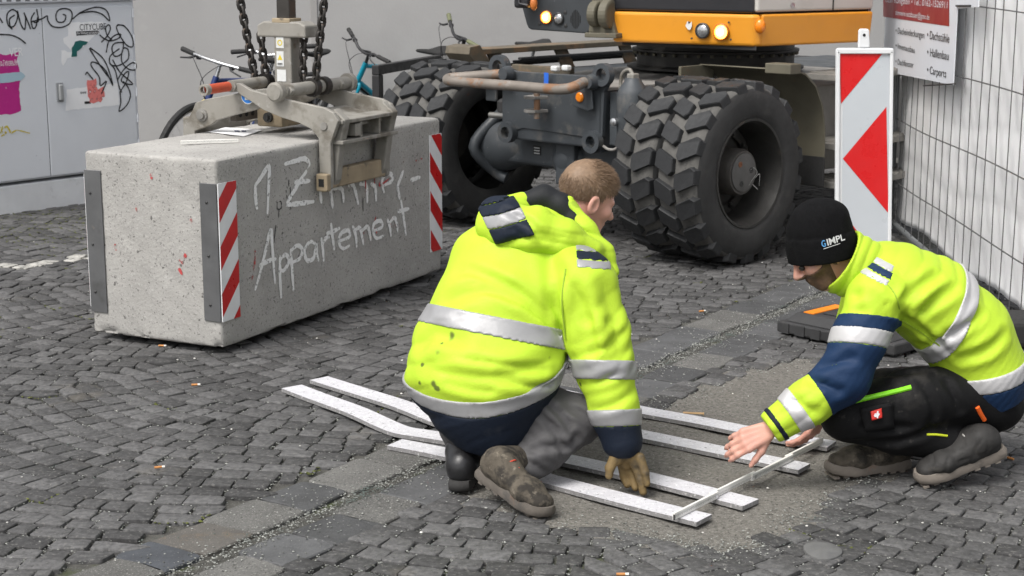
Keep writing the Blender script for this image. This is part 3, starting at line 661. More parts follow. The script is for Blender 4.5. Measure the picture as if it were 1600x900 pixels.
bicycle('turquoise bicycle with black saddle leaning beside the big tyre', (566, 80), math.radians(203), (.0, .23, .33), 'riser', lean=.42, steer=.25, nm='bicycle', alloybar=False)
bicycle('dark electric bicycle with olive grips in front of the grey wall', (712, 57), math.radians(196), (.10, .14, .17), 'riser', lean=.36, steer=.12, grip=mat('olive_grip', (.13, .14, .075), .7, .1), nm='bicycle', alloybar=False, sad_h=1.02, stem=.15)
# ---- steel stand the bicycles lean on
M_blsteel = mat('black_steel', (.03, .03, .031), .5, .2, 10, metal=.3)
st0 = D(592, 103, 10.35); st1 = D(690, 96, 11.4)
bs = thing('bicycle_stand', V(st0[0], st0[1], 0), 'black square steel bicycle stand beside the turquoise bicycle', 'bicycle stand'); du = nrm((st1-st0)*[1, 1, 0]); dn = np.array([-du[1], du[0], 0]); L_ = float((st1-st0)@du)
MB().obox(V(st0[0], st0[1], .90), du*L_, dn*.05, Z3*.06).build('rail', M_blsteel, bs, bevel=.004)
for t in (0, L_-.07): MB().obox(V(st0[0], st0[1], -.01)+du*t, du*.07, dn*.05, Z3*.908).build('post', M_blsteel, bs, bevel=.004)
# ================================================================== scissor grab holding the block
K0, K1 = .775, 1.275; KM = (K0+K1)/2
def bp(k, v, z): return np.array([bo[0], bo[1], 0])+bu*k+bv*v+Z3*z
M_clamp = mat('clamp_grey', (.265, .252, .225), .62, .16, 5, .0008, 50, metal=.1, spots=[((.13, .115, .09), 6, .55, .10, .8), ((.18, .11, .06), 14, .66, .06, .7), ((.37, .36, .34), 22, .62, .06, .5)])
M_tan = mat('worn_jaw', (.30, .24, .16), .75, .2, 9, .001, 60, spots=[((.12, .10, .075), 12, .58, .08)])
M_chain = mat('chain_steel', (.045, .041, .038), .55, .25, 30, metal=.6, spots=[((.12, .075, .045), 14, .6, .1, .5)])
M_redpaint = mat('red_handle', (.48, .075, .03), .5, .15, 20)
grab = thing('block_grab', bp(KM, BWID/2, ZT), 'worn grey scissor grab clamping the concrete block', 'grab')
def z2(x, y): return (260+x/4, y/4)
def pk(px, k):
    p = onplane(px[0], px[1], bp(k, 0, 0), bu); d = p-np.array([bo[0], bo[1], 0]); return (float(d@bv), float(p[2]))
near_arm = [pk(q, K0) for q in [z2(440, 522), z2(470, 518), z2(540, 560), z2(700, 605), z2(850, 640), z2(1000, 672), z2(1060, 705), z2(1088, 755)]]
near_arm += [(-.075, .82), (-.075, .65), (-.07, .615), (-.05, .605), (-.012, .625), (-.012, .84)]
near_arm += [pk(q, K0) for q in [z2(955, 850), z2(920, 805), z2(840, 765), z2(740, 735), z2(620, 685), z2(540, 630), z2(470, 585), z2(445, 555)]]
far_arm = [(BWID+.012, .53), (BWID+.075, .53), (BWID+.08, .84)]+[pk(q, K0) for q in [z2(148, 690), z2(165, 645), z2(230, 622), z2(430, 585), z2(560, 560), z2(700, 545), z2(755, 545), z2(775, 570), z2(760, 600), z2(640, 640), z2(540, 690), z2(400, 725), z2(300, 755), z2(262, 785)]]+[(BWID+.012, .835)]
far_arm = [(v, max(z, .5)) for v, z in far_arm]
for k in (K0, K1):
    q = MB().prism(near_arm, bp(k, 0, 0), bv, Z3, (-.02, .005)).build('jaw_arm', M_clamp, grab, bevel=.003, seg=1)
    MB().prism(far_arm, bp(k+(.03 if k == K0 else -.04), 0, 0), bv, Z3, (-.012, .012)).build('jaw_arm', M_clamp, grab, bevel=.003, seg=1)
    for v, z in (pk(z2(1000, 785), K0), pk(z2(210, 720), K0)):
        MB().lathe([(.03, 0), (.03, .008), (.018, .009), (.018, .02), (0, .02)], bp(K0-.006 if v < .3 else K0+.018, v, z) if k == K0 else bp(K1+.022, v, z), -bu if k == K0 else bu, 20).build('pivot_bolt', mat('bolt_zinc', (.30, .29, .27), .45, .15, 20, metal=.6), grab, smooth=True)
# near jaw: box cross beam with openings, and gripping bar
zb0, zb1 = .815, .925
kb0, kb1 = K0+.006, K1-.0
for z, h in ((zb1-.018, .018), (zb0, .018)): MB().obox(bp(kb0, -.125, z), bu*(kb1-kb0), bv*.115, Z3*h).build('cross_beam_flange', M_clamp, grab, bevel=.004)
MB().obox(bp(kb0, -.016, zb0+.019), bu*(kb1-kb0), bv*.010, Z3*(zb1-zb0-.038)).build('cross_beam_web', M_clamp, grab)
for f in (.33, .66): MB().obox(bp(kb0+f*(kb1-kb0), -.12, zb0+.019), bu*.016, bv*.10, Z3*(zb1-zb0-.038)).build('stiffener', M_clamp, grab, bevel=.002, seg=1)
MB().obox(bp(kb0+.12, -.12, zb0+.028), bu*.06, bv*.07, Z3*.055).build('socket', M_clamp, grab, bevel=.003)
for k in (K0+.02, K1-.055): MB().prism([(-.13, .925), (-.07, .975), (-.045, .84), (-.012, .66), (-.012, .62), (-.055, .615), (-.075, .65), (-.10, .81)], bp(k, 0, 0), bv, Z3, (-.0, .05)).build('jaw_leg', M_clamp, grab, bevel=.006)
MB().obox(bp(K0-.02, -.062, .612), bu*(K1-K0+.04), bv*.05, Z3*.085).build('gripping_bar', M_tan, grab, bevel=.008)
MB().obox(bp(K0-.055, -.075, .605), bu*.034, bv*.06, Z3*.08).build('jaw_tip', M_tan, grab, bevel=.006)
MB().obox(bp(K0-.0565, -.058, .628), bu*.006, bv*.028, Z3*.035).build('tip_hole', M_dark, grab)
MB().obox(bp(K0-.02, BWID+.012, .515), bu*(K1-K0+.04), bv*.05, Z3*.085).build('gripping_bar', M_tan, grab, bevel=.008)
MB().obox(bp(K0+.02, BWID+.02, .80), bu*(K1-K0-.04), bv*.06, Z3*.10).build('cross_beam', M_clamp, grab, bevel=.006)
# top sheets over the jaws (sloping apron seen between the side plates)
MB().obox(bp(K0+.01, .16, .93), bu*(K1-K0-.01), bv*(-.23)-Z3*.05, Z3*.014).build('apron_plate', M_clamp, grab)
# shafts and central block
v1, z1 = .455, 1.06; v2, z2_ = .19, 1.045
MB().tube([bp(K0-.03, v1, z1), bp(K1+.03, v1, z1)], .028, 18).build('shaft', M_clamp, grab, smooth=True)
MB().tube([bp(K0-.0, v2, z2_), bp(K1+.05, v2, z2_)], .030, 18).build('shaft', M_clamp, grab, smooth=True)
for k in (K0-.03, K1+.05): MB().lathe([(.045, 0), (.045, .03), (.035, .04), (0, .04)], bp(k, v2, z2_), bu if k > 1 else -bu, 20).build('shaft_cap', M_clamp, grab, smooth=True)
MB().tube([bp(K0-.20, v1, z1-.002), bp(K0-.05, v1, z1)], .023, 16).build('handle_grip', M_redpaint, grab, smooth=True)
MB().lathe([(.026, 0), (.026, .03), (.017, .03), (.017, .01)], bp(K0-.205, v1, z1-.002), -bu, 16, close=True).build('handle_collar', M_clamp, grab, smooth=True)
MB().obox(bp(KM-.10, .30, ZT+.03), bu*.30, bv*.14, Z3*.085).build('lower_guide', M_tan, grab, bevel=.008)
MB().lathe([(.024, 0), (.024, .015), (.014, .016), (.014, .03), (0, .03)], bp(KM-.102, .37, ZT+.075), -bu, 12).build('guide_bolt', M_bolt, grab)
MB().obox(bp(KM-.18, .50, ZT+.055), bu*.42, bv*.035, Z3*.06).build('perforated_bar', mat('rusty_bar', (.10, .085, .07), .7, .3, 12), grab, bevel=.003)
for i in range(6): MB().lathe([(.012, 0), (.012, .002), (0, .002)], bp(KM-.15+.05*i, .4985, ZT+.085), -bv, 10).build('bar_hole', M_dark, grab)
# mast with inner telescopic tube and yoke
MB().cbox(bp(KM, .325, 1.195), (.085, .095, .30), (bu, bv, Z3)).build('mast', M_clamp, grab, bevel=.006)
MB().cbox(bp(KM, .325, 1.84), (.062, .07, .98), (bu, bv, Z3)).build('inner_mast', mat('bare_mast', (.075, .07, .065), .4, .3, 5, metal=.7, spots=[((.3, .28, .25), 3, .6, .05)]), grab, bevel=.005)
yk = [(-.135, -.035), (-.135, .02), (-.10, .038), (.10, .038), (.135, .02), (.135, -.035)]
MB().prism(yk, bp(KM-.05, .325, 1.31), bv, Z3, (-.0, .11)).build('yoke', M_clamp, grab, bevel=.008)
MB().cbox(bp(KM, .325, 1.352), (.10, .10, .022), (bu, bv, Z3)).build('mast_collar', M_tan, grab, bevel=.004)
stk = mat('sticker_white', (.62, .63, .62), .6, .1, 20, spots=[((.3, .3, .28), 20, .62, .06)])
ML = bp(KM, .325, 0)-bu*.0435
for z, h, w in ((1.225, .07, .042), (1.14, .07, .040), (1.07, .055, .050)): MB().obox(ML+bv*.032+Z3*z, -bv*w, -bu*.001, Z3*h).build('sticker', stk, grab)
MB().lathe([(.014, 0), (.014, .0006), (.009, .0006), (.009, 0)], ML-bu*.0012+bv*.011+Z3*1.25, -bu, 16, close=True).build('sticker_mark', mat('mark_yellow', (.6, .47, .03), .6, .1), grab)
MB().add([ML-bu*.0016+bv*x+Z3*z for x, z in ((.026, 1.17), (-.002, 1.17), (.012, 1.196))], [[0, 1, 2]]).build('sticker_mark', MATS['mark_yellow'], grab)
for z in (1.287, 1.28, 1.152, 1.146): MB().obox(ML+bv*.027-bu*.0012+Z3*z, -bv*.028, -bu*.0005, Z3*.0035).build('sticker_line', M_blk, grab)
# warning and instruction stickers on the near arm
AP = bp(K0, 0, 0)-bu*.0062
def arm_pt(px): return onplane(px[0], px[1], AP, -bu)
c = arm_pt(z2(508, 600)); MB().lathe([(.034, 0), (.034, .001), (0, .001)], c, -bu, 28).build('blue_disc', mat('sign_blue', (.02, .16, .5), .5, .08), grab)
MB().lathe([(.037, -.0006), (.037, .0004), (0, .0004)], c, -bu, 28).build('disc_rim', stk, grab)
MB().prism([(-.015, -.018), (.012, -.018), (.014, .01), (.0, .018), (-.016, .008)], c-bu*.0012, -bv, Z3, .0005).build('disc_symbol', stk, grab)
t3 = [arm_pt(z2(850, 733)), arm_pt(z2(902, 742)), arm_pt(z2(880, 684))]
MB().add([p-bu*.001 for p in t3], [[0, 1, 2]]).build('warning_triangle', MATS['mark_yellow'], grab)
cc = sum(t3)/3; MB().add([cc+(p-cc)*.5-bu*.0016+Z3*.001 for p in t3], [[0, 1, 2]]).build('warning_symbol', M_blk, grab)
# chains: every link a part
def link_mesh():
    n = 14; P = []
    for i in range(n):
        t = 2*math.pi*i/n; P.append((.0150*math.cos(t), 0, .0150*math.sin(t)+(.0105 if math.sin(t) > 1e-6 else -.0105 if math.sin(t) < -1e-6 else 0)))
    mb = MB().tube(P, .0082, 7, closed=True); me = bpy.data.meshes.new('chain_link'); me.from_pydata(mb.v, [], mb.f); me.polygons.foreach_set('use_smooth', [True]*len(me.polygons)); me.materials.append(M_chain); return me
LM = link_mesh()
def chain(a_, b_, name_label):
    a_, b_ = np.array(a_), np.array(b_); L_ = np.linalg.norm(b_-a_); n = int(L_/.035)
    d = Vector(nrm(b_-a_)); q0 = d.to_track_quat('Z', 'Y')
    root = thing('lifting_chain', b_, name_label, 'chain', 'lifting chains of the grab')
    for i in range(n):
        o = bpy.data.objects.new('chain_link', LM); link(o); o.parent = root; p = a_+(b_-a_)*((i+.5)/n)-ORG[root]
        o.location = tuple(p); o.rotation_mode = 'QUATERNION'; from mathutils import Quaternion
        o.rotation_quaternion = q0 @ Quaternion((0, 0, 1), math.pi/2*(i % 2)+.5)
TOPZ = 2.35
def atk(px, k): p = onplane(px[0], px[1], bp(k, 0, 0), bu); return p
pa, pb_ = atk((377, 0), KM), atk((402, 125), KM); dr = (pa-pb_)/(pa-pb_)[2]; chain(pb_+dr*(TOPZ-pb_[2]), pb_-Z3*.05, 'left outer chain running up out of the picture from the red-handled shaft')
pa, pb_ = atk((505, 0), KM), atk((490, 130), KM); dr = (pa-pb_)/(pa-pb_)[2]; chain(pb_+dr*(TOPZ-pb_[2]), pb_-Z3*.05, 'right outer chain running up out of the picture from the near shaft')
chain(atk((407, 52), KM), atk((418, 142), KM), 'short chain from the left end of the grab yoke')
chain(atk((475, 52), KM), atk((473, 132), KM), 'short chain from the right end of the grab yoke')
for px in ((404, 130), (418, 134)): c = atk(px, KM); MB().lathe([(.03, -.02), (.042, -.02), (.042, .02), (.03, .02)], bp(float((c-bo)@bu), v1, z1), bu, 16, close=True).build('chain_collar', M_chain, grab, smooth=True)
for px in ((473, 128), (489, 132)): c = atk(px, KM); MB().lathe([(.032, -.02), (.044, -.02), (.044, .02), (.032, .02)], bp(KM+(.0 if px[0] < 480 else .09), v2, z2_), bu, 16, close=True).build('chain_collar', M_chain, grab, smooth=True)
hb_ = thing('lifting_beam', bp(KM, .325, TOPZ), 'dark lifting beam above the grab, out of the picture', 'beam')
MB().cbox(bp(KM, .31, TOPZ+.05), (.16, .62, .10), (bu, bv, Z3)).build('beam_body', M_chain, hb_, bevel=.01)
MB().tube([bp(KM, .325, TOPZ+.09), bp(KM, .325, TOPZ+.22)], .05, 16).build('hanger', M_chain, hb_, smooth=True)
# ================================================================== wheeled excavator
XA = nrm([.71, -.70, 0]); XN = np.array([-.7021, -.7121, 0]); XN = nrm(XN-XA*(XN@XA)); XO = V(.378, 9.58, 0)
def X(t, s, z): return XO+XA*t+XN*s+Z3*z
def vs_(px, py, s): return onplane(px, py, XO+XN*s, XN)
def vt_(px, py, t): return onplane(px, py, XO+XA*t, XA)
def tz(p): d = p-XO; return float(d@XA), float(p[2])
exc = thing('wheeled_excavator', XO+XA*0-XN*.8, 'wheeled excavator with grey chassis, orange skirt and dual front tyres', 'excavator')
M_grey = mat('chassis_grey', (.052, .059, .066), .5, .14, 3, .0005, 50, spots=[((.15, .14, .125), 9, .56, .12, .5), ((.03, .032, .035), 4, .62, .12, .6), ((.3, .29, .28), 60, .70, .03, .6)])
M_dusty = mat('dusty_grey', (.23, .22, .205), .8, .2, 4, .0006, 60, spots=[((.10, .10, .10), 5, .56, .15, .7)])
M_under = mat('underbody', (.03, .03, .031), .8, .3, 5)
M_orange = mat('orange_paint', (.76, .31, .022), .38, .05, 2, coat=.25, spots=[((.45, .17, .02), 3.2, .64, .12, .45)])
M_cabb = mat('black_paint', (.018, .018, .021), .35, .15, 5, coat=.2, spots=[((.2, .2, .2), 30, .73, .02, .5)])
M_cream = mat('cream_paint', (.52, .50, .46), .4, .05, 2, coat=.2, spots=[((.38, .36, .32), 3, .62, .15, .5)])
M_char = mat('charcoal_panel', (.038, .043, .048), .5, .15, 6, spots=[((.16, .16, .16), 40, .70, .03, .6)])
M_olive = mat('olive_steel', (.115, .105, .075), .65, .18, 4, .0006, 50, spots=[((.06, .055, .04), 4, .57, .15, .7), ((.2, .13, .08), 14, .68, .05, .5)])
M_lug = mat('tread_rubber', (.019, .020, .0215), .68, .2, 16, .0008, 120, spots=[((.07, .068, .064), 9, .61, .12, .4)])
M_band = mat('dusty_rubber', (.095, .092, .086), .92, .22, 14, .0015, 90, spots=[((.03, .03, .03), 11, .56, .12, .7)])
M_side = mat('sidewall_rubber', (.026, .026, .026), .75, .25, 8, .0008, 90, spots=[((.085, .08, .075), 6, .58, .14, .45)])
M_rim = mat('rim_dark', (.028, .027, .025), .6, .3, 10, metal=.2, spots=[((.09, .07, .05), 9, .6, .12, .5)])
TR = .50; TW = .28
def lug_mesh(pts, nm):
    """one tread lug in wheel space: x across the tyre, z radial at the top of the wheel, y around"""
    me = bpy.data.meshes.new(nm); n = len(pts); vs = []
    for rr_, sc_ in ((TR, .93), (TR-.005, .985), (TR-.045, 1.05)):
        cx = sum(p[0] for p in pts)/n; cy = sum(p[1] for p in pts)/n
        for w, c in pts:
            w2 = cx+(w-cx)*sc_; c2 = cy+(c-cy)*sc_; x = (w2-.5)*TW; drop = .016*max(0, (abs(w2-.5)-.32)/.18)**2
            a_ = c2/TR; vs.append((x, (rr_-drop)*math.sin(a_), (rr_-drop)*math.cos(a_)))
    fs = [list(range(n))]
    for k in range(2):
        for i in range(n): j = (i+1) % n; fs.append([k*n+i, (k+1)*n+i, (k+1)*n+j, k*n+j])
    me.from_pydata(vs, [], fs); me.materials.append(M_lug)
    bm = bmesh.new(); bm.from_mesh(me); bmesh.ops.recalc_face_normals(bm, faces=bm.faces[:]); bm.to_mesh(me); bm.free(); return me
LUGA = lug_mesh([(.015, -.004), (.10, -.022), (.470, .028), (.482, .098), (.40, .122), (.025, .074)], 'tread_lug')
LUGB = lug_mesh([(.518, .098), (.53, .028), (.90, -.022), (.985, -.004), (.975, .074), (.60, .122)], 'tread_lug')
NL = 19
WM = Matrix(((XA[0], XN[0], 0), (XA[1], XN[1], 0), (0, 0, 1)))
def tyre(t_out, sgn, lugs=True, phase=0., s0=0., nm='tyre'):
    """t_out: outer face position on the axle; sgn = +1 outer face towards +XA"""
    c = X(t_out, s0, TR); ax = XA*sgn
    tb = MB().lathe([(.452, -.010), (.464, -.02), (.470, -.04), (.470, -TW+.04), (.464, -TW+.02), (.452, -TW+.010)], c, ax, 64, cap=False).build('tyre', M_band, exc, smooth=True)
    for pr in ([(.285, -.022), (.30, -.006), (.34, .004), (.40, .006), (.44, -.002), (.4525, -.0102)], [(.4525, -TW+.0102), (.44, -TW+.002), (.40, -TW-.006), (.34, -TW-.004), (.30, -TW+.006), (.285, -TW+.022)]):
        MB().lathe(pr+[(pr[-1][0]-.02, (pr[0][1]+pr[-1][1])/2-.02*0)] if False else pr, c, ax, 56, cap=False).build('sidewall', M_side, tb, smooth=True)
    if lugs:
        cm = c-ax*TW/2-ORG[tb]
        for i in range(NL):
            for me, ph in ((LUGA, 0), (LUGB, .5)):
                o = bpy.data.objects.new('tread_lug', me); link(o); o.parent = tb
                a_ = 2*math.pi*(i+ph+phase)/NL; R4 = (WM @ Matrix.Rotation(a_, 3, 'X')).to_4x4(); R4.translation = Vector(cm); o.matrix_local = R4
    return tb
def wheel_set(t_face, sgn, phase):
    tyre(t_face, sgn, True, phase); tyre(t_face-sgn*(TW+.018), sgn, True, phase+.5)
    c = X(t_face, 0, TR); ax = XA*sgn
    rm = MB().lathe([(.287, -.024), (.30, -.012), (.296, -.002), (.283, -.004), (.272, -.03), (.262, -.11), (.25, -.20), (.16, -.215), (.13, -.21)], c, ax, 48, cap=False).build('rim', M_rim, exc, smooth=True, angle=35)
    for h0, h1 in ((.232, .05),):
        MB().lathe([(.245, -.20), (.245, -.19), (.19, -.185)], c, ax, 40, cap=False).build('rim_ring', M_rim, rm, smooth=True)
    hubm = mat('hub_grey', (.06, .055, .05), .6, .25, 12, spots=[((.15, .13, .10), 8, .6, .1, .5)])
    hb = MB().lathe([(.135, -.215), (.128, -.20), (.128, -.075), (.120, -.062), (.118, -.055), (0, -.055)], c, ax, 36).build('hub', hubm, exc, smooth=True, angle=35)
    cap = mat('hub_cap', (.085, .083, .08), .5, .2, 14)
    MB().lathe([(.105, -.0545), (.105, -.049), (.098, -.046), (0, -.046)], c, ax, 32).build('hub_cap', cap, hb, smooth=True, angle=35)
    for k in range(3):
        a_ = k*2.094+.9; p = c+ax*-.0455+.062*(math.cos(a_)*XN+math.sin(a_)*Z3); MB().lathe([(.016, 0), (.016, .003), (.008, .003), (.008, -.004)], p, ax, 12).build('hub_plug', M_bolt if k else mat('rust_plug', (.2, .08, .04), .7, .2), hb)
    for k in range(10):
        a_ = k*.628; p = c+ax*-.192+.205*(math.cos(a_)*XN+math.sin(a_)*Z3); MB().lathe([(.016, 0), (.016, .022), (.009, .03), (0, .03)], p, ax, 6).build('wheel_nut', M_rim, rm)
wheel_set(1.27, 1, .1); wheel_set(-1.27, -1, .35)
letters('chalk_mark', [[(1171, 268), (1178, 262), (1183, 270), (1176, 280), (1170, 290)], [(1180, 278), (1187, 272), (1186, 290)], [(1176, 288), (1184, 296)]], .003, mat('chalk', (.5, .5, .48), .9, .1), o=X(1.27-.0445, 0, TR), n=XA, parent=exc)
for sg in (-1, 1): tyre(1.27*sg, sg, False, 0, -2.65)
for sg in (-1, 1): MB().lathe([(.29, -.03), (.26, -.15), (.13, -.16), (.12, -.04), (0, -.04)], X(1.27*sg, -2.65, TR), XA*sg, 32).build('rim', M_rim, exc, smooth=True)
# axle, differential, knuckle
MB().obox(X(-.62, -.10, .41), XA*1.24, XN*.20, Z3*.185).build('axle_beam', M_grey, exc, bevel=.03, seg=3)
MB().ball(X(.03, .02, .47), (.15, .15, .14), 24, 14).build('differential', M_grey, exc, smooth=True)
MB().obox(X(-.02, .11, .33), XA*.15, XN*.05, Z3*.30).build('steering_bracket', M_grey, exc, bevel=.012)
MB().obox(X(-.25, .1015, .48), XA*.06, XN*.003, Z3*.055).build('type_plate', mat('type_plate', (.02, .02, .02), .5, .1), exc)
for k in range(3): MB().obox(X(-.243, .1048, .487+.016*k), XA*.046, XN*.0008, Z3*.006).build('plate_line', stk, exc)
for sg in (-1, 1):
    MB().lathe([(.10, -.22), (.125, -.12), (.15, -.06), (.16, 0), (.16, .05), (.13, .07), (.10, .08)], X(.60*sg, 0, .50), XA*sg, 28).build('axle_flange', M_grey, exc, smooth=True)
    kn = MB().tube(smooth_path([X(.56*sg, .02, .72), X(.62*sg, .06, .66), X(.66*sg, .20, .50), X(.62*sg, .06, .34), X(.56*sg, .02, .30)], 5), .035, 10).build('steering_knuckle', M_grey, exc, smooth=True)
    MB().lathe([(.05, -.03), (.05, .03), (.03, .045), (0, .045)], X(.57*sg, .02, .74), Z3, 14).build('king_pin', M_under, exc, smooth=True)
MB().tube([X(-.55, .17, .70), X(-.32, .15, .70)], .018, 10).build('steering_rod', mat('rod_bright', (.4, .39, .36), .4, .15, metal=.7), exc, smooth=True)
MB().tube([X(-.35, .15, .70), X(.35, .15, .70)], .034, 12).build('steering_cylinder', M_under, exc, smooth=True)
# chassis
MB().obox(X(-.36, -3.1, .58), XA*.72, XN*3.34, Z3*.34).build('chassis_box', M_grey, exc, bevel=.012)
MB().prism([(-.40, .20), (.42, .20), (.46, -.3), (.60, -.85), (.62, -2.0), (-.62, -2.0), (-.60, -.85), (-.44, -.3)], X(0, 0, .922), XA, XN, (0, .02)).build('deck_plate', M_dusty, exc, bevel=.004)
MB().obox(X(-.55, -3.0, .50), XA*1.1, XN*2.2, Z3*.415).build('belly', M_under, exc, bevel=.02)
# front mounting plate with four eyes
fp = [(779, 112), (789, 108), (800, 112), (858, 116), (918, 119), (930, 114), (944, 118), (944, 132), (938, 144), (935, 214), (932, 221), (914, 221), (908, 215), (856, 207), (812, 201), (803, 203), (797, 207), (783, 207), (779, 203)]
fpl = MB().prism([tz(vs_(x, y, .28)) for x, y in fp], X(0, .25, 0), XA, Z3, (-.03, .0)).build('front_plate', M_grey, exc, bevel=.004)
for (x, y), r0, r1 in (((778, 105), .042, .072), ((940, 117), .036, .064), ((790, 207), .034, .062), ((923, 222), .034, .064)):
    p = vs_(x, y, .28); MB().lathe([(r0, -.037), (r1, -.037), (r1, .006), (r0, .006)], p-XN*.0, XN, 28, close=True).build('plate_eye', M_grey, fpl, smooth=True)
MB().obox(X(.40, -.20, .56), XA*.014, XN*.45, Z3*.36).build('side_plate', M_grey, exc, bevel=.003)
MB().obox(X(.414, .0, .60), XA*.08, XN*.12, Z3*.31).build('side_rib', M_grey, exc, bevel=.006)
# tow loop
M_pipe = mat('worn_pipe', (.20, .175, .15), .6, .2, 6, .0006, 60, metal=.15, spots=[((.24, .115, .05), 7, .50, .08, .8), ((.34, .32, .30), 12, .58, .08, .6), ((.06, .06, .065), 12, .62, .06, .6)])
P_ = [vs_(925, 128, .285), vs_(912, 129, .33), vs_(899, 135, .40), vs_(884, 139, .43), vs_(860, 139, .44), vs_(800, 134, .46), vs_(730, 129, .48), vs_(706, 127, .485), vs_(699, 125, .46), vs_(703, 122, .42), vs_(725, 120, .38), vs_(793, 115, .285)]
MB().tube(smooth_path(P_, 5), .030, 14).build('tow_loop', M_pipe, exc, smooth=True)
for p in (P_[0], P_[-1]): MB().lathe([(.046, -.006), (.046, .012), (.036, .04), (.036, .05)], p-XN*.008, XN, 18).build('loop_socket', M_grey, exc, smooth=True)
# coupling jaw
def at_fp(x, y, s=.29): return vs_(x, y, s)
for y in (151, 172):
    c = at_fp(843, y); MB().prism([(-.05, 0), (-.04, .09), (.0, .115), (.05, .09), (.07, 0)], c, XA, XN, (-.009, .009)).build('coupling_plate', M_dusty, exc, bevel=.003)
c = at_fp(839, 162, .35); MB().tube([c-Z3*.085, c+Z3*.085], .018, 12).build('coupling_pin', M_pipe, exc, smooth=True)
MB().tube([at_fp(827, 178, .36), at_fp(838, 177, .36)], .007, 8).build('pin_handle', M_chr, exc, smooth=True)
MB().obox(at_fp(850, 134, .2825)-Z3*.0, XA*.035, XN*.001, Z3*.075).build('paint_patch', mat('blue_paint', (.02, .12, .55), .6, .1), exc)
# marker lamp brackets
M_amb = mat('amber_lens', (.80, .22, .005), .25, .05, 10, coat=.4)
c = vs_(910, 152, .284); MB().prism([(-.075, -.05), (-.06, .06), (.07, .06), (.085, -.06), (.05, -.075)], c, XA, Z3, (-.004, .008)).build('lamp_bracket', M_grey, exc, bevel=.004)
MB().lathe([(.028, 0), (.028, .006), (.022, .012), (0, .014)], c+XN*.009-XA*.01, XN, 24).build('marker_lamp', M_amb, exc, smooth=True)
c = vs_(775, 145, .26); MB().obox(c-XA*.07-Z3*.05, XA*.09, XN*.02, Z3*.09).build('lamp_bracket', M_grey, exc, bevel=.008)
# axle lock cylinder with hose
cb = X(.60, .20, 0)
MB().lathe([(.045, .52), (.085, .56), (.088, .90), (.078, .925), (.05, .965), (.042, .985), (0, .99)], cb, Z3, 24).build('lock_cylinder', M_grey, exc, smooth=True, angle=50)
MB().cbox(cb+Z3*.995, (.05, .05, .03), (XA, XN, Z3)).build('hose_fitting', M_clamp, exc, bevel=.006)
MB().tube(smooth_path([cb+Z3*1.0, cb+Z3*1.03-XA*.03, cb+Z3*1.0-XA*.08, cb+Z3*.92-XA*.09, cb+Z3*.86-XA*.10], 6), .010, 8).build('hose', M_clamp, exc, smooth=True)
MB().lathe([(.022, 0), (.022, .03), (.012, .035), (0, .035)], cb-XA*.055+XN*.07+Z3*.745, XN, 12).build('cylinder_bolt', M_chr, exc, smooth=True)
MB().obox(X(.44, .10, .60), XA*.09, XN*.11, Z3*.30).build('cylinder_bracket', M_grey, exc, bevel=.008)
MB().tube(smooth_path([X(.42, .24, .60), X(.47, .25, .585), X(.52, .25, .59), X(.55, .23, .63)], 4), .008, 8).build('brake_line', M_dusty, exc, smooth=True)
for x, y in ((868, 107), (885, 106)): c = vs_(x, y, .2); MB().cbox(c, (.05, .04, .03), (XA, XN, Z3)).build('hose_clip', stk, exc, bevel=.008)
# turntable
TC = XO-XN*1.31
MB().lathe([(.56, .942), (.56, .955), (.50, .965), (.50, 1.045), (.53, 1.05), (.53, 1.062), (.50, 1.066), (.50, 1.16), (0, 1.16)], TC, Z3, 64).build('turntable', mat('ring_dark', (.04, .038, .035), .6, .3, 8), exc, smooth=True, angle=35)
for k in range(40):
    a_ = 2*math.pi*k/40; MB().lathe([(.013, 0), (.013, .018), (0, .018)], TC+.514*V(math.cos(a_), math.sin(a_), 0)+Z3*1.028, Z3, 6).build('ring_bolt', M_olive, exc)
# upper structure
UL, UC, UR = V(.575, 9.6, 0), V(1.345, 9.105, 0), V(2.10, 9.60, 0); uf = nrm(UC-UL); un = np.array([uf[1], -uf[0], 0]); ug = nrm(UR-UC); um = np.array([ug[1], -ug[0], 0])
UCs = UC+ug*.04
def plan(z0, z1, off, L=UL, C_=UC, R=UR, back=1.2):
    pts = [L-un*off, C_-nrm(un+um)*off*1.15, R-um*off, R-um*back+V(.2, .9, 0)*.2, L-un*back]
    return pts
def slabp(pts, z0, z1):
    mb = MB(); n = len(pts); mb.add([p+Z3*z0 for p in pts]+[p+Z3*z1 for p in pts], [list(range(n))[::-1], [n+i for i in range(n)]]+[[i, (i+1) % n, n+(i+1) % n, n+i] for i in range(n)]); return mb
def panel(A, B, z0, z1, nor, th, m, name, bev=.012, lowtuck=0):
    mb = MB(); P = [A, B, B-nor*th, A-nor*th]; q = [p+Z3*z0+(-nor*lowtuck if i < 2 else 0) for i, p in enumerate(P)]+[p+Z3*z1 for p in P]
    mb.add(q, [[3, 2, 1, 0], [4, 5, 6, 7], [0, 1, 5, 4], [1, 2, 6, 5], [2, 3, 7, 6], [3, 0, 4, 7]]); return mb.build(name, m, exc, bevel=bev, seg=3)
zs0, zs1 = 1.148, 1.325
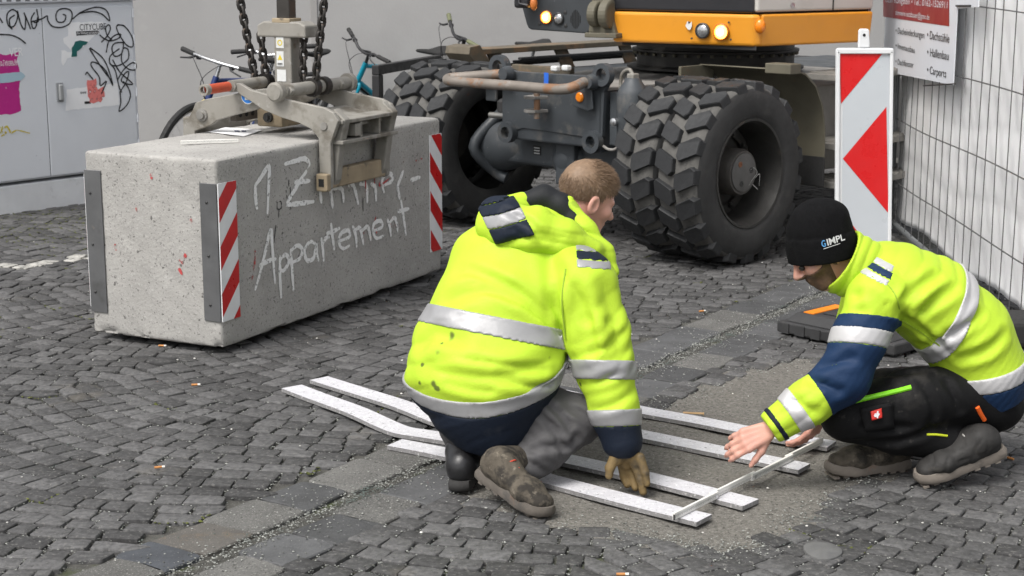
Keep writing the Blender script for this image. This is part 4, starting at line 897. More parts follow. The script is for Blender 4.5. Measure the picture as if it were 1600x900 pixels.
# orange skirt: front panel wrapping the corner, then the side panel
mb = MB(); P = [UL, UC-uf*.10, UC-uf*.02, UCs, UCs-um*.35, UL-un*.35]; q = [p+Z3*zs0-(un*.02 if i < 4 else 0) for i, p in enumerate(P)]+[p+Z3*zs1 for p in P]; n = 6
mb.add(q, [list(range(n))[::-1], [n+i for i in range(n)]]+[[i, (i+1) % n, n+(i+1) % n, n+i] for i in range(n)]); mb.build('skirt_panel', M_orange, exc, bevel=.018, seg=3)
panel(UCs+ug*.008, UR, zs0, zs1, um, .3, M_orange, 'skirt_panel', lowtuck=.02, bev=.014)
slabp(plan(0, 0, .045), zs0+.02, zs1+.02).build('upper_frame', M_under, exc)
slabp([UL+uf*.02-un*.10, UC-uf*.0-un*.03-um*.01, UCs-um*.10-un*.05, UCs-um*.6, UL-un*.6], zs0-.02, zs0+.004).build('frame_bottom', M_under, exc)
panel(UL+uf*.0-un*.006, UC-uf*.02, zs1+.006, 2.15, un, .3, M_cabb, 'side_door', bev=.015)
panel(UCs-ug*.03-um*.004, UR-um*.004, zs1+.012, 2.15, um, .3, M_cream, 'engine_cover', bev=.015)
mid = UCs+ug*.535
MB().obox(mid+Z3*(zs1+.013)+um*-.002, ug*.006, um*.004, Z3*.8).build('cover_gap', M_dark, exc)
for px, py in ((1238, 8),): c = onplane(px, py, UC, um); MB().lathe([(.014, 0), (.014, .005), (0, .006)], c+um*0, um, 12).build('cover_lock', M_chr, exc)
# lamps on the skirt
E_lamp = emat('lit_amber', (1.0, .42, .06), 5.0); E_core = emat('lit_core', (1.0, .78, .35), 9.0)
def lamp(px, py, o, nor, r, lit, name, rim=M_orange):
    c = onplane(px, py, o, nor); l = MB().lathe([(r*1.16, -.004), (r*1.16, .010), (r*1.0, .013), (r*.98, .006)], c, nor, 28).build(name, M_bolt if not lit else mat('lamp_bezel', (.45, .13, .01), .4, .1), exc, smooth=True)
    MB().lathe([(r*.98, .004), (r*.8, .011), (r*.4, .015), (0, .016)], c, nor, 28).build('lens', lit if lit else mat('clear_lens', (.45, .46, .47), .12, .25, 60, metal=.7), l, smooth=True)
    if lit: MB().lathe([(r*.5, .0165), (r*.3, .0195), (0, .020)], c, nor, 20).build('bulb_glow', E_core, l, smooth=True)
lamp(1098, 48, UL, un, .038, None, 'work_lamp'); lamp(1127, 50, UL, un, .041, E_lamp, 'work_lamp')
for px, py in ((1077, 35), (1081, 60), (1139, 35), (1142, 62)): MB().lathe([(.006, 0), (.006, .004), (0, .005)], onplane(px, py, UL, un), un, 10).build('screw', M_bolt, exc)
c = onplane(1188, 41, UC, um); MB().ball(c, (.030, .022, .040), 16, 10).build('marker_lamp', M_amb, exc, smooth=True)
pg = [(1072, 38), (1074, 33), (1079, 36), (1081, 33), (1081, 41), (1078, 47), (1075, 46), (1071, 41)]; P = [onplane(x, y, UL+un*.0025, un) for x, y in pg]
MB().add(P, [list(range(len(P)))]).build('sticker', stk, exc)
# cab corner with tail lamps
CL_ = UL-uf*.58; cz0 = 1.205
cabf = MB().prism([(0, cz0+.03), (.012, cz0+.008), (.03, cz0), (.42, cz0-.012), (.44, cz0+.01), (.47, cz0+.02), (.50, cz0+.03), (.50, 2.1), (-.03, 2.1), (-.03, cz0+.12)], CL_, uf, Z3, (-.9, 0)).build('cab_corner', M_char, exc, bevel=.008)
lamp(854, 27, CL_+un*.002, un, .034, emat('lit_amber_tail', (1.0, .40, .05), 6.0), 'tail_lamp', M_char); lamp(873, 29, CL_+un*.002, un, .031, None, 'tail_lamp')
for k in range(7):
    c = onplane(892+k*2.4, 30, CL_+un*.001, un); h = .055*math.sin(math.pi*(k+1)/8); MB().obox(c-Z3*h-uf*.002, uf*.0045, un*.0022, Z3*2*h).build('vent_slit', M_dark, exc)
for px, py in ((883, 19), (843, 37), (884, 40)): MB().lathe([(.011, 0), (.011, .004), (0, .006)], onplane(px, py, CL_, un), un, 10).build('cab_screw', M_bolt, exc)
c = onplane(822, 3, CL_+un*.05, un); mr = MB().obox(c-uf*.045-Z3*.035, uf*.10, un*.07, Z3*.30).build('mirror_housing', M_cabb, exc, bevel=.015)
c = onplane(834, 6, CL_+un*.125, un); MB().ball(c, (.022, .02, .04), 14, 8).build('indicator', mat('indicator_orange', (.5, .15, .03), .3, .1), exc, smooth=True)
MB().tube([c-uf*.12+Z3*.09, c-uf*.10-Z3*.0, c-uf*.04-Z3*.01], .010, 8).build('mirror_arm', M_cabb, exc, smooth=True)
# boom swing bracket
c = onplane(930, 22, CL_+un*.04, un)
for dx, r in ((-.03, .075), (.05, .085)): MB().lathe([(r, 0), (r, .05), (r*.8, .055), (0, .055)], c+uf*dx-un*.02, uf, 24).build('boom_bracket', M_olive, exc, bevel=.006)
MB().prism([(-.06, -.11), (.13, -.13), (.10, -.02), (.10, .25), (-.02, .25), (-.05, -.03)], c, uf, Z3, (-.10, -.02)).build('boom_bracket', M_olive, exc, bevel=.01)
MB().obox(c-uf*.06-Z3*.135-un*.11, uf*.21, un*.13, Z3*.028).build('bracket_foot', M_olive, exc, bevel=.005)
# left mudguard / step frame
tB = -1.12
def lb(t, s, z): return X(t, s, z)
M_rbeam = mat('rusty_olive', (.13, .11, .08), .75, .25, 6, .001, 50, spots=[((.25, .15, .08), 5, .55, .1, .7), ((.06, .055, .045), 8, .6, .1, .6)])
MB().obox(lb(tB-.10, -2.6, 1.02), XA*.20, XN*2.40, Z3*.035).build('mudguard_top', M_rbeam, exc, bevel=.004)
cl2 = [tz(vt_(x, y, tB)) for x, y in ()]
MB().prism([(.06, 1.075), (-.03, 1.085), (-.05, 1.06), (-.16, .93), (-.22, .86), (-.10, .86), (-.02, .93), (.07, 1.03)], X(tB-.10, -.16, 0), XN, Z3, (-.22, 0)).build('mudguard_lip', M_rbeam, exc, bevel=.004)
for s in (-.42, -1.05, -1.7): MB().prism([(0, 1.02), (.12, 1.02), (.02, .86), (-.10, .86)], X(tB+.06, s, 0), XN, Z3, (-.02, .0)).build('mudguard_stay', M_rbeam, exc, bevel=.003)
MB().obox(X(tB+.07, -2.4, .80), XA*.62, XN*1.75, Z3*.10).build('side_box', M_grey, exc, bevel=.01)
for i in range(3): MB().obox(X(tB+.0+.05*i, -2.5, .93+.022*i), XA*.03, XN*1.95, Z3*.016).build('side_rail', M_under, exc, bevel=.003)
MB().obox(X(-.9, -.42, .86), XA*.5, XN*.05, Z3*.10).build('mudguard_arm', M_rbeam, exc, bevel=.005)
# right mudguard behind the dual wheel, mud flap and steps
prof = [(-.36, 1.03), (-.46, 1.00), (-.56, .93), (-.63, .82), (-.665, .68), (-.67, .52)]
mb = MB()
for t in (.62, 1.28): mb.v += [tuple(X(t, s, z)) for s, z in prof]+[tuple(X(t, s-.008, z+.006)) for s, z in prof]
m_ = len(prof)
for i in range(m_-1): mb.f += [[i, i+1, 2*m_+i+1, 2*m_+i], [m_+i+1, m_+i, 3*m_+i, 3*m_+i+1], [m_+i, m_+i+1, i+1, i], [2*m_+i, 2*m_+i+1, 3*m_+i+1, 3*m_+i]]
mb.f += [[0, 2*m_, 3*m_, m_], [m_-1, 2*m_-1, 4*m_-1, 3*m_-1]]
mb.build('mudguard', M_olive, exc, smooth=True, angle=50)
MB().obox(X(.62, -.47, .70), XA*.02, XN*.30, Z3*.33).build('mudguard_inner', M_olive, exc, bevel=.003)
MB().obox(X(1.12, -.40, 1.012), XA*.17, XN*.10, Z3*.055).build('mudguard_bracket', M_olive, exc, bevel=.005)
MB().obox(X(.66, -.68, .36), XA*.62, XN*.012, Z3*.17).build('mud_flap', M_rub, exc, bevel=.002)
M_tread = mat('step_grating', (.26, .25, .23), .6, .2, 10, metal=.4)
MB().obox(X(.70, -1.95, .40), XA*.34, XN*1.22, Z3*.50).build('tool_box', M_dusty, exc, bevel=.008)
for z, t1 in ((.95, 1.30), (.56, 1.32), (.34, 1.34)):
    sp_ = MB().obox(X(1.06, -1.75, z), XA*(t1-1.06), XN*.98, Z3*.035).build('step', M_tread, exc, bevel=.003)
    for i in range(16): MB().obox(X(1.06, -1.74+.06*i, z+.0355), XA*(t1-1.06), XN*.022, Z3*.008).build('step_tooth', M_tread, sp_)
for s in (-1.72, -.80): MB().obox(X(1.05, s, .34), XA*.02, XN*.05, Z3*.64).build('step_upright', M_olive, exc, bevel=.003)
# ================================================================== mesh fence with white tarpaulin
FP0, FP1 = V(2.245, 7.0, 0), V(2.31, 9.85, 0); FPm = V(2.24, 8.3, 0)
def fx(Y): return 2.245+.065*max(0, (Y-7.1)/2.75)-.02*math.sin((Y-7.1)/2.75*math.pi)+.10*max(0, (7.0-Y))
YF0, YF1 = 5.2, 9.86
fence = thing('mesh_fence', V(fx(7.6), 7.6, 0), 'galvanised wire mesh site fence backed with a white tarpaulin', 'fence')
M_wire = mat('wire_zinc', (.17, .17, .172), .45, .15, 30, metal=.6); M_zinc = mat('tube_zinc', (.32, .335, .345), .42, .12, 8, metal=.7)
M_tarp = mat('white_tarpaulin', (.88, .88, .88), .6, .05, 2.5, .0015, 120, spots=[((.78, .77, .75), 2.2, .56, .2, .7), ((.62, .60, .57), 7, .68, .08, .4)])
_nt = M_tarp.node_tree; _o = [n for n in _nt.nodes if n.type == 'OUTPUT_MATERIAL'][0]; _tr = _nt.nodes.new('ShaderNodeBsdfTranslucent'); _tr.inputs[0].default_value = (.92, .92, .92, 1); _ms = _nt.nodes.new('ShaderNodeMixShader'); _ms.inputs[0].default_value = .2
_nt.links.new(_nt.nodes['Principled BSDF'].outputs[0], _ms.inputs[1]); _nt.links.new(_tr.outputs[0], _ms.inputs[2]); _nt.links.new(_ms.outputs[0], _o.inputs[0])
zw = [onplane(1600, y, V(fx(7.16), 7.16, 0), V(0, 1, 0))[2] for y in (405, 278, 151, 23)]; zw = [zw[0]-.357]+zw+[zw[3]+.357]
print('wire heights', zw)
for z in zw:
    MB().tube([V(fx(Y)+.006*math.sin(Y*3+z*5), Y, z-.008*math.sin((Y-5)*1.7)) for Y in np.linspace(YF0, YF1, 40)], .0034, 6).build('cross_wire', M_wire, fence, smooth=True)
Y = YF0; k = 0
while Y < YF1-.02:
    MB().tube([V(fx(Y)-.006+.012*math.sin(k*2.1)*(z-.6)*.6, Y+.012*math.sin(k*1.3+z*2.0), z) for z in np.linspace(.06, 1.98, 9)], .0028, 5).build('wire', M_wire, fence, smooth=True)
    Y += .165; k += 1
for Yp in (YF0, YF1): MB().tube([V(fx(Yp), Yp, -.0), V(fx(Yp), Yp, 2.02)], .021, 14).build('post', M_zinc, fence, smooth=True)
for z in (.06, 1.99): MB().tube([V(fx(Yq), Yq, z) for Yq in np.linspace(YF0, YF1, 14)], .016, 10).build('frame_rail', M_zinc, fence, smooth=True)
MB().tube([D(1352, 60, 9.95)*[1, 1, 0], D(1352, 60, 9.95)*[1, 1, 0]+Z3*2.2], .026, 14).build('post', M_zinc, fence, smooth=True)
for Yp in (7.0,): pass
# tarpaulin hung behind the wires, billowing
vs, fs = [], []; ny, nz = 130, 60
for i in range(ny+1):
    Yq = YF0+(YF1-YF0)*i/ny
    for j in range(nz+1):
        z = .09+1.86*j/nz
        d = .025+.004*math.sin(Yq*3.1+z*2)+.003*math.sin(Yq*9+z*3.5+1.3*math.sin(z*4))+.004*math.sin(z*8.8+.8*math.sin(Yq*2.4))+.0035*math.sin(Yq*21+z*13)+.0025*math.sin(Yq*37-z*23)
        d += .005*math.exp(-((z-.82-.03*math.sin(Yq*2))/.03)**2)+.005*math.exp(-((z-.45-.03*math.sin(Yq*2.7))/.035)**2)
        vs.append((fx(Yq)+.012+max(.006, d), Yq, z-.02*math.sin(Yq*4)*(1-j/nz)))
for i in range(ny):
    for j in range(nz): a_ = i*(nz+1)+j; fs.append([a_, a_+1, a_+nz+2, a_+nz+1])
tp = mkobj('tarpaulin', vs, fs, M_tarp, loc=V(fx(7.6)+.05, 7.6, .09), smooth=2); tag(tp, 'white tarpaulin sheet tied behind the wire mesh fence', 'tarpaulin')
mm = tp.modifiers.new('thick', 'SOLIDIFY'); mm.thickness = .002
# fence foot block at the right
ft = thing('fence_foot', V(fx(6.9), 6.9, 0), 'dark recycled-plastic foot holding the fence post behind the squatting worker', 'fence foot')
MB().obox(V(fx(6.9)-.36, 6.78, .0), V(.70, 0, 0), V(0, .24, 0), Z3*.13).build('foot_block', M_rub, ft, bevel=.03, seg=3)
MB().lathe([(.03, 0), (.03, .02), (.024, .022), (.024, 0)], V(fx(6.9), 6.9, .13), Z3, 16, close=True).build('post_socket', M_zinc, ft)
# ---- sign board hung on the fence
fn = nrm([-1, .02, 0]); fuY = nrm(V(fx(8.28)-fx(9.9), 8.28-9.9, 0))          # reading direction runs towards the camera
SO = V(fx(9.0)-.028, 9.0, 0); sn = nrm(np.cross(fuY, Z3))
def spx(x, y, l=0.): return onplane(x, y, SO+sn*l, sn)
if sn@(CC-SO) < 0: sn = -sn
bl, br_ = spx(1380, 111), spx(1490.5, 133); u0, u1 = float((bl-SO)@fuY), float((br_-SO)@fuY); print('sign', u0, u1, bl, br_)
zb_ = (bl[2]+br_[2])/2; sb = thing('sign_board', SO+fuY*(u0+u1)/2+Z3*zb_, 'white and dark red company sign board hung on the mesh fence', 'sign')
def SP(u, z, l=0.): return SO+fuY*u+Z3*z+sn*l
M_sgw = mat('sign_white', (.70, .72, .76), .45, .03, 3); M_sgr = mat('sign_red', (.28, .018, .022), .45, .05, 3); M_sgk = mat('sign_black', (.02, .02, .022), .5, .05)
q = [SP(u0, bl[2]), SP(u1, br_[2]), SP(u1, 2.05), SP(u0, 2.05)]
MB().add(q+[p+sn*.004 for p in q], [[3, 2, 1, 0], [4, 5, 6, 7]]+[[i, (i+1) % 4, 4+(i+1) % 4, 4+i] for i in range(4)]).build('board', M_sgw, sb)
def fitbase(x, y, l): return spx(x, y, l)
def stx(s, x0, y0, x1, y1, hpx, m, l=.0065):
    a_, b_ = spx(x0, y0, l), spx(x1, y1, l); top = spx(x0, y0-hpx, l)
    return text('lettering', s, a_, b_-a_, Z3, (top-a_)[2]/.70, m, sb, lift=0, wfit=float(np.linalg.norm(b_-a_)))
rq = [spx(1380, 26, .0055), spx(1483, 41, .0055), spx(1483, -60, .0055), spx(1380, -60, .0055)]
MB().add(rq, [[0, 1, 2, 3]]).build('red_field', M_sgr, sb)
stx('95281 Königstein • Tel.: 0162-1526911', 1382, 3, 1480, 13, 9, M_sgw); stx('zimmerei.nutzbauer@gmx.de', 1399, 23, 1452, 31, 8, M_sgw)
for s, x0, y0, x1, y1, h in (('• Dacheindeckungen', 1399, 52, 1444, 60, 10), ('• Innenausbau', 1399, 75, 1429, 83, 9), ('• Dachfenster', 1399, 100, 1427, 106, 9), ('• Dachstühle', 1448, 60, 1483, 67, 13), ('• Hallenbau', 1448, 87, 1482, 94, 13), ('• Carports', 1448, 114, 1478, 121, 12)):
    stx(s, x0, y0, x1, y1, h, M_sgk)
for a_, b_ in (((1443, 134), (1492, 131)), ((1444, -20), (1492, -22))): MB().tube([spx(*a_, .012), spx(*b_, .012)], .004, 6).build('cable_tie', M_bbl, sb)
s2 = [spx(1491, 14, .0), spx(1530, 11, .0), spx(1530, -40, .0), spx(1491, -40, .0)]
ss_ = thing('notice_plate', s2[0], 'small white notice plate tied to the fence top right of the sign board', 'notice')
MB().add(s2+[p+sn*.003 for p in s2], [[3, 2, 1, 0], [4, 5, 6, 7]]+[[i, (i+1) % 4, 4+(i+1) % 4, 4+i] for i in range(4)]).build('plate', M_sgw, ss_)
MB().tube([spx(1494, 9, .008), spx(1516, 9, .008)], .005, 6).build('cable_tie', M_bbl, ss_)
# ================================================================== warning beacon and its foot
BY = 7.42
bk = thing('warning_beacon', G(1352, 478)*[1, 1, 0], 'white framed warning beacon with red arrow stripes beside the fence', 'beacon')
bx0, bx1 = D(1306, 75, BY), D(1395, 75, BY); bw_ = bx1-bx0; but = nrm(bw_); lean_ = nrm(V(.035, .0, -1)); bup = -lean_
bno = nrm(np.cross(but, bup)); 
def BP(u, v, l=0.): return bx0+but*u-bup*v+bno*l                                    # u right, v down from the top
BWd = float(np.linalg.norm(bw_)); BHt = 1.06
if bno@(CC-bx0) < 0: bno = -bno
M_wpl = mat('white_plastic', (.70, .71, .72), .45, .04, 5, spots=[((.5, .5, .49), 6, .66, .1, .5)]); M_refw = mat('foil_white', (.50, .53, .56), .35, .03, 5); M_refr = mat('foil_red', (.60, .012, .014), .32, .04, 6)
fm = MB(); fm.obox(BP(0, 0, -.02), but*BWd, -bup*BHt, bno*.03); fm.build('frame', M_wpl, bk, bevel=.012, seg=3)
MB().obox(BP(.030, .03, .0101), but*(BWd-.046), -bup*(BHt-.06), bno*.0015).build('foil', M_refw, bk)
for u_ in (0, BWd-.016): MB().obox(BP(u_, .012, .0102), but*.016, -bup*(BHt-.024), bno*.012).build('frame_rib', M_wpl, bk, bevel=.004)
MB().obox(BP(0.001, .001, .0102), but*(BWd-.002), -bup*.024, bno*.012).build('frame_rib', M_wpl, bk, bevel=.004)
def bpx(x, y): return onplane(x, y, BP(0, 0, .0128), bno)
def bc(pts, nm): P = [bpx(*p) for p in pts]; MB().add(P, [list(range(len(P)))]).build(nm, M_refr, bk)
bc([(1312, 80), (1382, 80), (1314, 162)], 'red_field'); bc([(1385, 167), (1388, 333), (1317, 248)], 'red_field'); bc([(1316, 330), (1352, 378), (1389, 423), (1389, 432), (1318, 432)], 'red_field')
hd = MB().prism([(-.026, 0), (.026, 0), (.024, .075), (.018, .085), (-.018, .085), (-.024, .075)], BP(BWd*.49, -.001, -.014), but, bup, (-.0, .022)).build('carrying_lug', M_wpl, bk, bevel=.006)
MB().lathe([(.007, 0), (.007, .001), (0, .001)], BP(BWd*.49, -.058, .0085), bno, 12).build('lug_hole', M_dark, bk)
MB().obox(BP(BWd*.5-.02, BHt-.001, -.016), but*.04, -bup*.14, bno*.024).build('foot_spike', M_wpl, bk, bevel=.004)
fa, fb, fc = G(1213, 522), G(1250, 478), G(1320, 545); fu_ = nrm((fc-fa)*[1, 1, 0]); fv_ = np.array([-fu_[1], fu_[0], 0])
bf = thing('beacon_foot', fa+fu_*.3+fv_*.2, 'black recycled-plastic beacon foot plate with an orange reflector bar', 'foot plate')
M_plast = mat('recycled_plastic', (.030, .030, .031), .7, .25, 8, .001, 60, spots=[((.10, .095, .09), 7, .62, .1, .5)])
MB().prism([(0, 0), (.62, 0), (.62, .02), (.62, .36), (0, .36)], fa, fu_, fv_, (.012, .062)).build('foot_lower', M_plast, bf, bevel=.008)
mb = MB(); P = [(.03, .02), (.59, .02), (.59, .34), (.03, .34)]; q = [(.07, .05), (.55, .05), (.55, .31), (.07, .31)]
mb.add([fa+fu_*x+fv_*y+Z3*.0622 for x, y in P]+[fa+fu_*x+fv_*y+Z3*.105 for x, y in q], [[3, 2, 1, 0], [4, 5, 6, 7]]+[[i, (i+1) % 4, 4+(i+1) % 4, 4+i] for i in range(4)]); mb.build('foot_upper', M_plast, bf, bevel=.006)
MB().obox(fa+fu_*.10+fv_*.06+Z3*.1055, fu_*.055, fv_*.23, Z3*.004).build('orange_bar', mat('orange_foil', (.75, .22, .01), .45, .1, 20), bf)
MB().obox(fa+fu_*.17+fv_*.10+Z3*.1055, fu_*.20, fv_*.16, Z3*.006).build('raised_field', M_plast, bf, bevel=.003)
for k in range(7): MB().obox(fa+fu_*(.02+.085*k)-fv_*.006+Z3*.014, fu_*.05, fv_*.0058, Z3*.044).build('edge_rib', M_plast, bf)
for x in (.04, .46): MB().obox(fa+fu_*x+fv_*.03-Z3*.012, fu_*.12, fv_*.34, Z3*.0235).build('rubber_pad', M_rub, bf)
# ================================================================== granite-look strips laid out on the ground
M_strip = mat('granite_strip', (.54, .535, .56), .8, .08, 30, .0012, 220, spots=[((.68, .68, .69), 75, .56, .05, .9), ((.10, .10, .105), 62, .63, .03, .85), ((.2, .19, .2), 150, .60, .05, .7)])
M_strip_e = mat('granite_strip_edge', (.22, .215, .215), .85, .15, 60, .001, 200, spots=[((.45, .44, .43), 120, .58, .06)])
def strip(label, edge_px, width, thick=.014, zf=None, endcut=0.):
    """edge_px: near/lower edge of the strip in the photo on the ground; it is swept across by width away from the camera"""
    P = smooth_path([G(*q) for q in edge_px], 10); n = len(P); root = thing('granite_strip', P[n//2], label, 'paving strip', 'granite strips laid out for the marking')
    top = []; bot = []
    for i in range(n):
        t = nrm(P[min(i+1, n-1)]-P[max(i-1, 0)]); sd = np.array([-t[1], t[0], 0]);
        if sd[1] < 0: sd = -sd
        z = zf(i/(n-1)) if zf else .0
        sk = t*endcut*0
        for k, w in enumerate((0, width)):
            p = P[i]+sd*w; bot.append(V(p[0], p[1], .002+z)); top.append(V(p[0], p[1], .002+z+thick))
    fs = [[2*i, 2*i+2, 2*i+3, 2*i+1] for i in range(n-1)]; flip = np.cross(top[2]-top[0], top[1]-top[0])[2] < 0
    if flip: fs = [f[::-1] for f in fs]
    m = len(top); top_o = mkobj('top_face', top, fs, M_strip, root)
    e = []
    for a_ in (0, 1):
        for i in range(n-1): f = [2*i+a_, 2*i+2+a_, m+2*i+2+a_, m+2*i+a_]; e.append(f if (a_ == 0) == flip else f[::-1])
    e.append([0, 1, m+1, m]); e.append([2*n-2, m+2*n-2, m+2*n-1, 2*n-1]); e += [[i+m for i in f][::-1] for f in fs]
    mkobj('strip_body', [p-Z3*.0004 for p in top]+bot, e, M_strip_e, root)
wv = lambda a_, c: (lambda t: a_*math.exp(-((t-c)/.13)**2))
strip('nearest granite strip with the ruler end lying on it', [(1088, 824), (980, 797), (860, 765), (760, 737), (680, 718), (605, 703)], .088)
strip('second granite strip from the front, its far left end bent back behind the kneeling worker', [(1160, 799), (1080, 778), (980, 753), (870, 728), (780, 711), (700, 697), (650, 689), (618, 684), (586, 674), (540, 655), (490, 634), (440, 613)], .090, zf=lambda t: .010*math.exp(-((t-.82)/.1)**2))
strip('third granite strip from the front, passing behind the kneeling worker', [(1247, 742), (1120, 716), (1000, 691), (930, 677), (850, 668), (760, 668), (700, 672), (660, 664), (590, 636), (484, 600)], .088, zf=lambda t: .010*math.exp(-((t-.82)/.1)**2))
strip('farthest granite strip reaching under the knee of the right worker', [(1292, 706), (1180, 687), (1080, 667), (1003, 653), (920, 636), (860, 622)], .088)
# ---- opened folding ruler laid across the strips
ra2, rb2 = G(1054, 813, .018), G(1290, 694, .018); ru2 = nrm(rb2-ra2); rw2 = np.array([-ru2[1], ru2[0], 0]); RL = float(np.linalg.norm(rb2-ra2))
fr2 = thing('folding_ruler', ra2, 'opened white folding ruler laid across the granite strips', 'ruler')
nl_ = 4
for i in range(nl_):
    a0 = max(0, RL*i/nl_-.02); a1 = min(RL, RL*(i+1)/nl_+.012)
    lf = MB().obox(ra2+ru2*a0+rw2*(.0085*(i % 2))+Z3*(.0), ru2*(a1-a0), rw2*.008, Z3*.022).build('ruler_leaf', M_rule, fr2, bevel=.0008, seg=1)
    if i: MB().lathe([(.0055, 0), (.0055, .001), (0, .0012)], ra2+ru2*(RL*i/nl_)-rw2*.0003+Z3*.0085, -rw2, 10).build('rivet', M_chr, fr2)
mb = MB()
for i in range(int(RL/.005)):
    p = ra2+ru2*(i*.005+.003)-rw2*.0005; mb.obox(p+Z3*(.0095 if i % 2 else .007), ru2*.0007, rw2*.0003, Z3*(.006 if i % 2 else .009))
mb.build('tick_marks', M_tick, fr2)
MB().obox(ra2+rw2*-.0012-ru2*.001, ru2*.003, rw2*.006, Z3*.0172).build('end_cap', M_tick, fr2)
# ---- litter
M_wood = mat('pale_wood', (.42, .27, .13), .7, .15, 40)
def litter(name, px, L_, w, h, ang, m, label, cat, parts=None):
    c = G(*px, .003); u = V(math.cos(ang), math.sin(ang), 0); v = np.array([-u[1], u[0], 0])
    r = thing(name, c, label, cat); MB().obox(c-u*L_/2-v*w/2, u*L_, v*w, Z3*h).build('body', m, r, bevel=min(w, h)*.3, seg=2); return r, c, u, v
r, c, u, v = litter('wooden_stick', (1083, 646), .075, .018, .003, -.16, M_wood, 'flat pale wooden stick lying behind the farthest granite strip', 'stick')
MB().tube([c+u*.037, c+u*.040], .006, 8).build('rounded_end', M_wood, r)
M_but = mat('filter_orange', (.50, .22, .07), .8, .2, 60); M_pap = mat('cig_paper', (.72, .70, .66), .8, .1, 40)
for px, a_, lb_ in (((1579, 716), 2.2, 'cigarette butt lying on the cobbles right of the squatting worker'), ((247, 730), .3, 'cigarette butt beside the small pale slab at lower left'), ((304, 601), .1, 'cigarette butt in front of the concrete block, left of the strips'), ((252, 540), -.1, 'cigarette butt under the near end of the concrete block'), ((970, 897), .0, 'cigarette butt at the bottom edge of the picture'), ((1096, 486), .4, 'cigarette butt on the cobbles in front of the dual tyres')):
    c = G(*px, .007); u = V(math.cos(a_), math.sin(a_), 0); r = thing('cigarette_butt', c, lb_, 'cigarette butt', 'cigarette butts on the ground')
    MB().tube([c-u*.012, c+u*.012], .0042, 8).build('filter', M_but, r, smooth=True); MB().tube([c+u*.0121, c+u*.022], .0040, 8).build('paper_end', M_pap, r, smooth=True)
c = G(1285, 864); vs, fs = [], []; n = 22
for f, z in ((1.0, -.004), (.97, .008), (.8, .014), (.4, .018)):
    for k in range(n): a_ = 2*math.pi*k/n; rr_ = f*(1+.06*math.sin(3*a_+1)); vs.append((c[0]+.055*rr_*math.cos(a_), c[1]+.07*rr_*math.sin(a_), z))
for j in range(3):
    for k in range(n): l = (k+1) % n; fs.append([j*n+k, j*n+l, (j+1)*n+l, (j+1)*n+k])
fs.append([3*n+k for k in range(n)])
o = mkobj('flat_stone', vs, fs, mat('flat_stone', (.115, .115, .113), .85, .15, 20, .002, 60, spots=[((.10, .10, .10), 8, .57, .1)]), loc=c, smooth=True); tag(o, 'oval flat grey stone lying near the bottom right corner', 'stone')
# ================================================================== people: signed-distance bodies meshed with surface nets
def nrow(P): return np.sqrt((P*P).sum(1))
def rcone(P, a, b, ra, rb):
    a = np.asarray(a, np.float32); b = np.asarray(b, np.float32); u = b-a; q = P-a; t = np.clip(q@u/(u@u+1e-9), 0, 1)
    return nrow(q-t[:, None]*u)-(ra+(rb-ra)*t)
def chainc(P, pts, k=.02):
    """pts = [(pos, r), ...]"""
    d = None
    for (a, ra), (b, rb) in zip(pts[:-1], pts[1:]):
        e = rcone(P, a, b, ra, rb); d = e if d is None else smin(d, e, k)
    return d
def smin(a, b, k):
    h = np.clip(.5+.5*(b-a)/k, 0, 1); return b+(a-b)*h-k*h*(1-h)
def ell(P, c, R, ax=None):
    q = P-np.asarray(c, np.float32)
    if ax is not None: q = q@np.asarray(ax, np.float32).T
    R = np.asarray(R, np.float32); k0 = nrow(q/R); k1 = nrow(q/(R*R))+1e-6; return k0*(k0-1)/k1
def loft(P, nodes, side, k=.03):
    d = None
    for (a, rs0, rd0), (b, rs1, rd1) in zip(nodes[:-1], nodes[1:]):
        a = np.asarray(a, np.float32); b = np.asarray(b, np.float32); L = np.linalg.norm(b-a); u = (b-a)/L
        s = np.asarray(side, np.float32); s = s-u*(s@u); s = s/np.linalg.norm(s); w = np.cross(u, s)
        q = P-a; t = np.clip(q@u/L, 0, 1); q = q-t[:, None]*(b-a); rs = rs0+(rs1-rs0)*t; rd = rd0+(rd1-rd0)*t; m = np.minimum(rs, rd)
        e = (np.sqrt((q@s/rs)**2+(q@w/rd)**2+(q@u/m)**2)-1)*m
        d = e if d is None else smin(d, e, k)
    return d
def waves(seed, freq, n=7, stretch=None):
    r = np.random.default_rng(seed); K = r.normal(size=(n, 3)); K = K/np.linalg.norm(K, axis=1)[:, None]*freq*r.uniform(.6, 1.5, (n, 1))
    if stretch is not None:
        st, f = stretch; st = np.asarray(st)/np.linalg.norm(st); K = K-(K@st)[:, None]*st[None]*(1-f)
    ph = r.uniform(0, 6.28, n); K = K.astype(np.float32)
    def f_(P):
        s = 0
        for i in range(n): s = s+np.sin(P@K[i]+ph[i])
        return s/math.sqrt(n)
    return f_
def folds(seed, freq, amp, stretch=None):
    """cloth relief: long rounded drapes with tight valleys running along stretch[0]; without it, an uneven crumple"""
    w2 = waves(seed+50, 9., 5); w3 = waves(seed+90, 26., 6)
    if stretch is None:
        w1 = waves(seed, freq, 6)
        return lambda P: amp*np.clip(.5+.6*w2(P), 0, 1)*(np.exp(-(w1(P)/.5)**2)-.42)
    st = nrm(stretch[0]); n = nrm(np.cross(st, [.1, 1, .1])).astype(np.float32); w4 = waves(seed+130, 7., 4)
    def f_(P):
        a = freq*2.2*(P@n)+1.5*w2(P)+.5*w3(P); m = np.clip(.25+.75*w4(P), 0, 1); return -amp*m*(np.abs(np.sin(a))**.75-.62)
    return f_
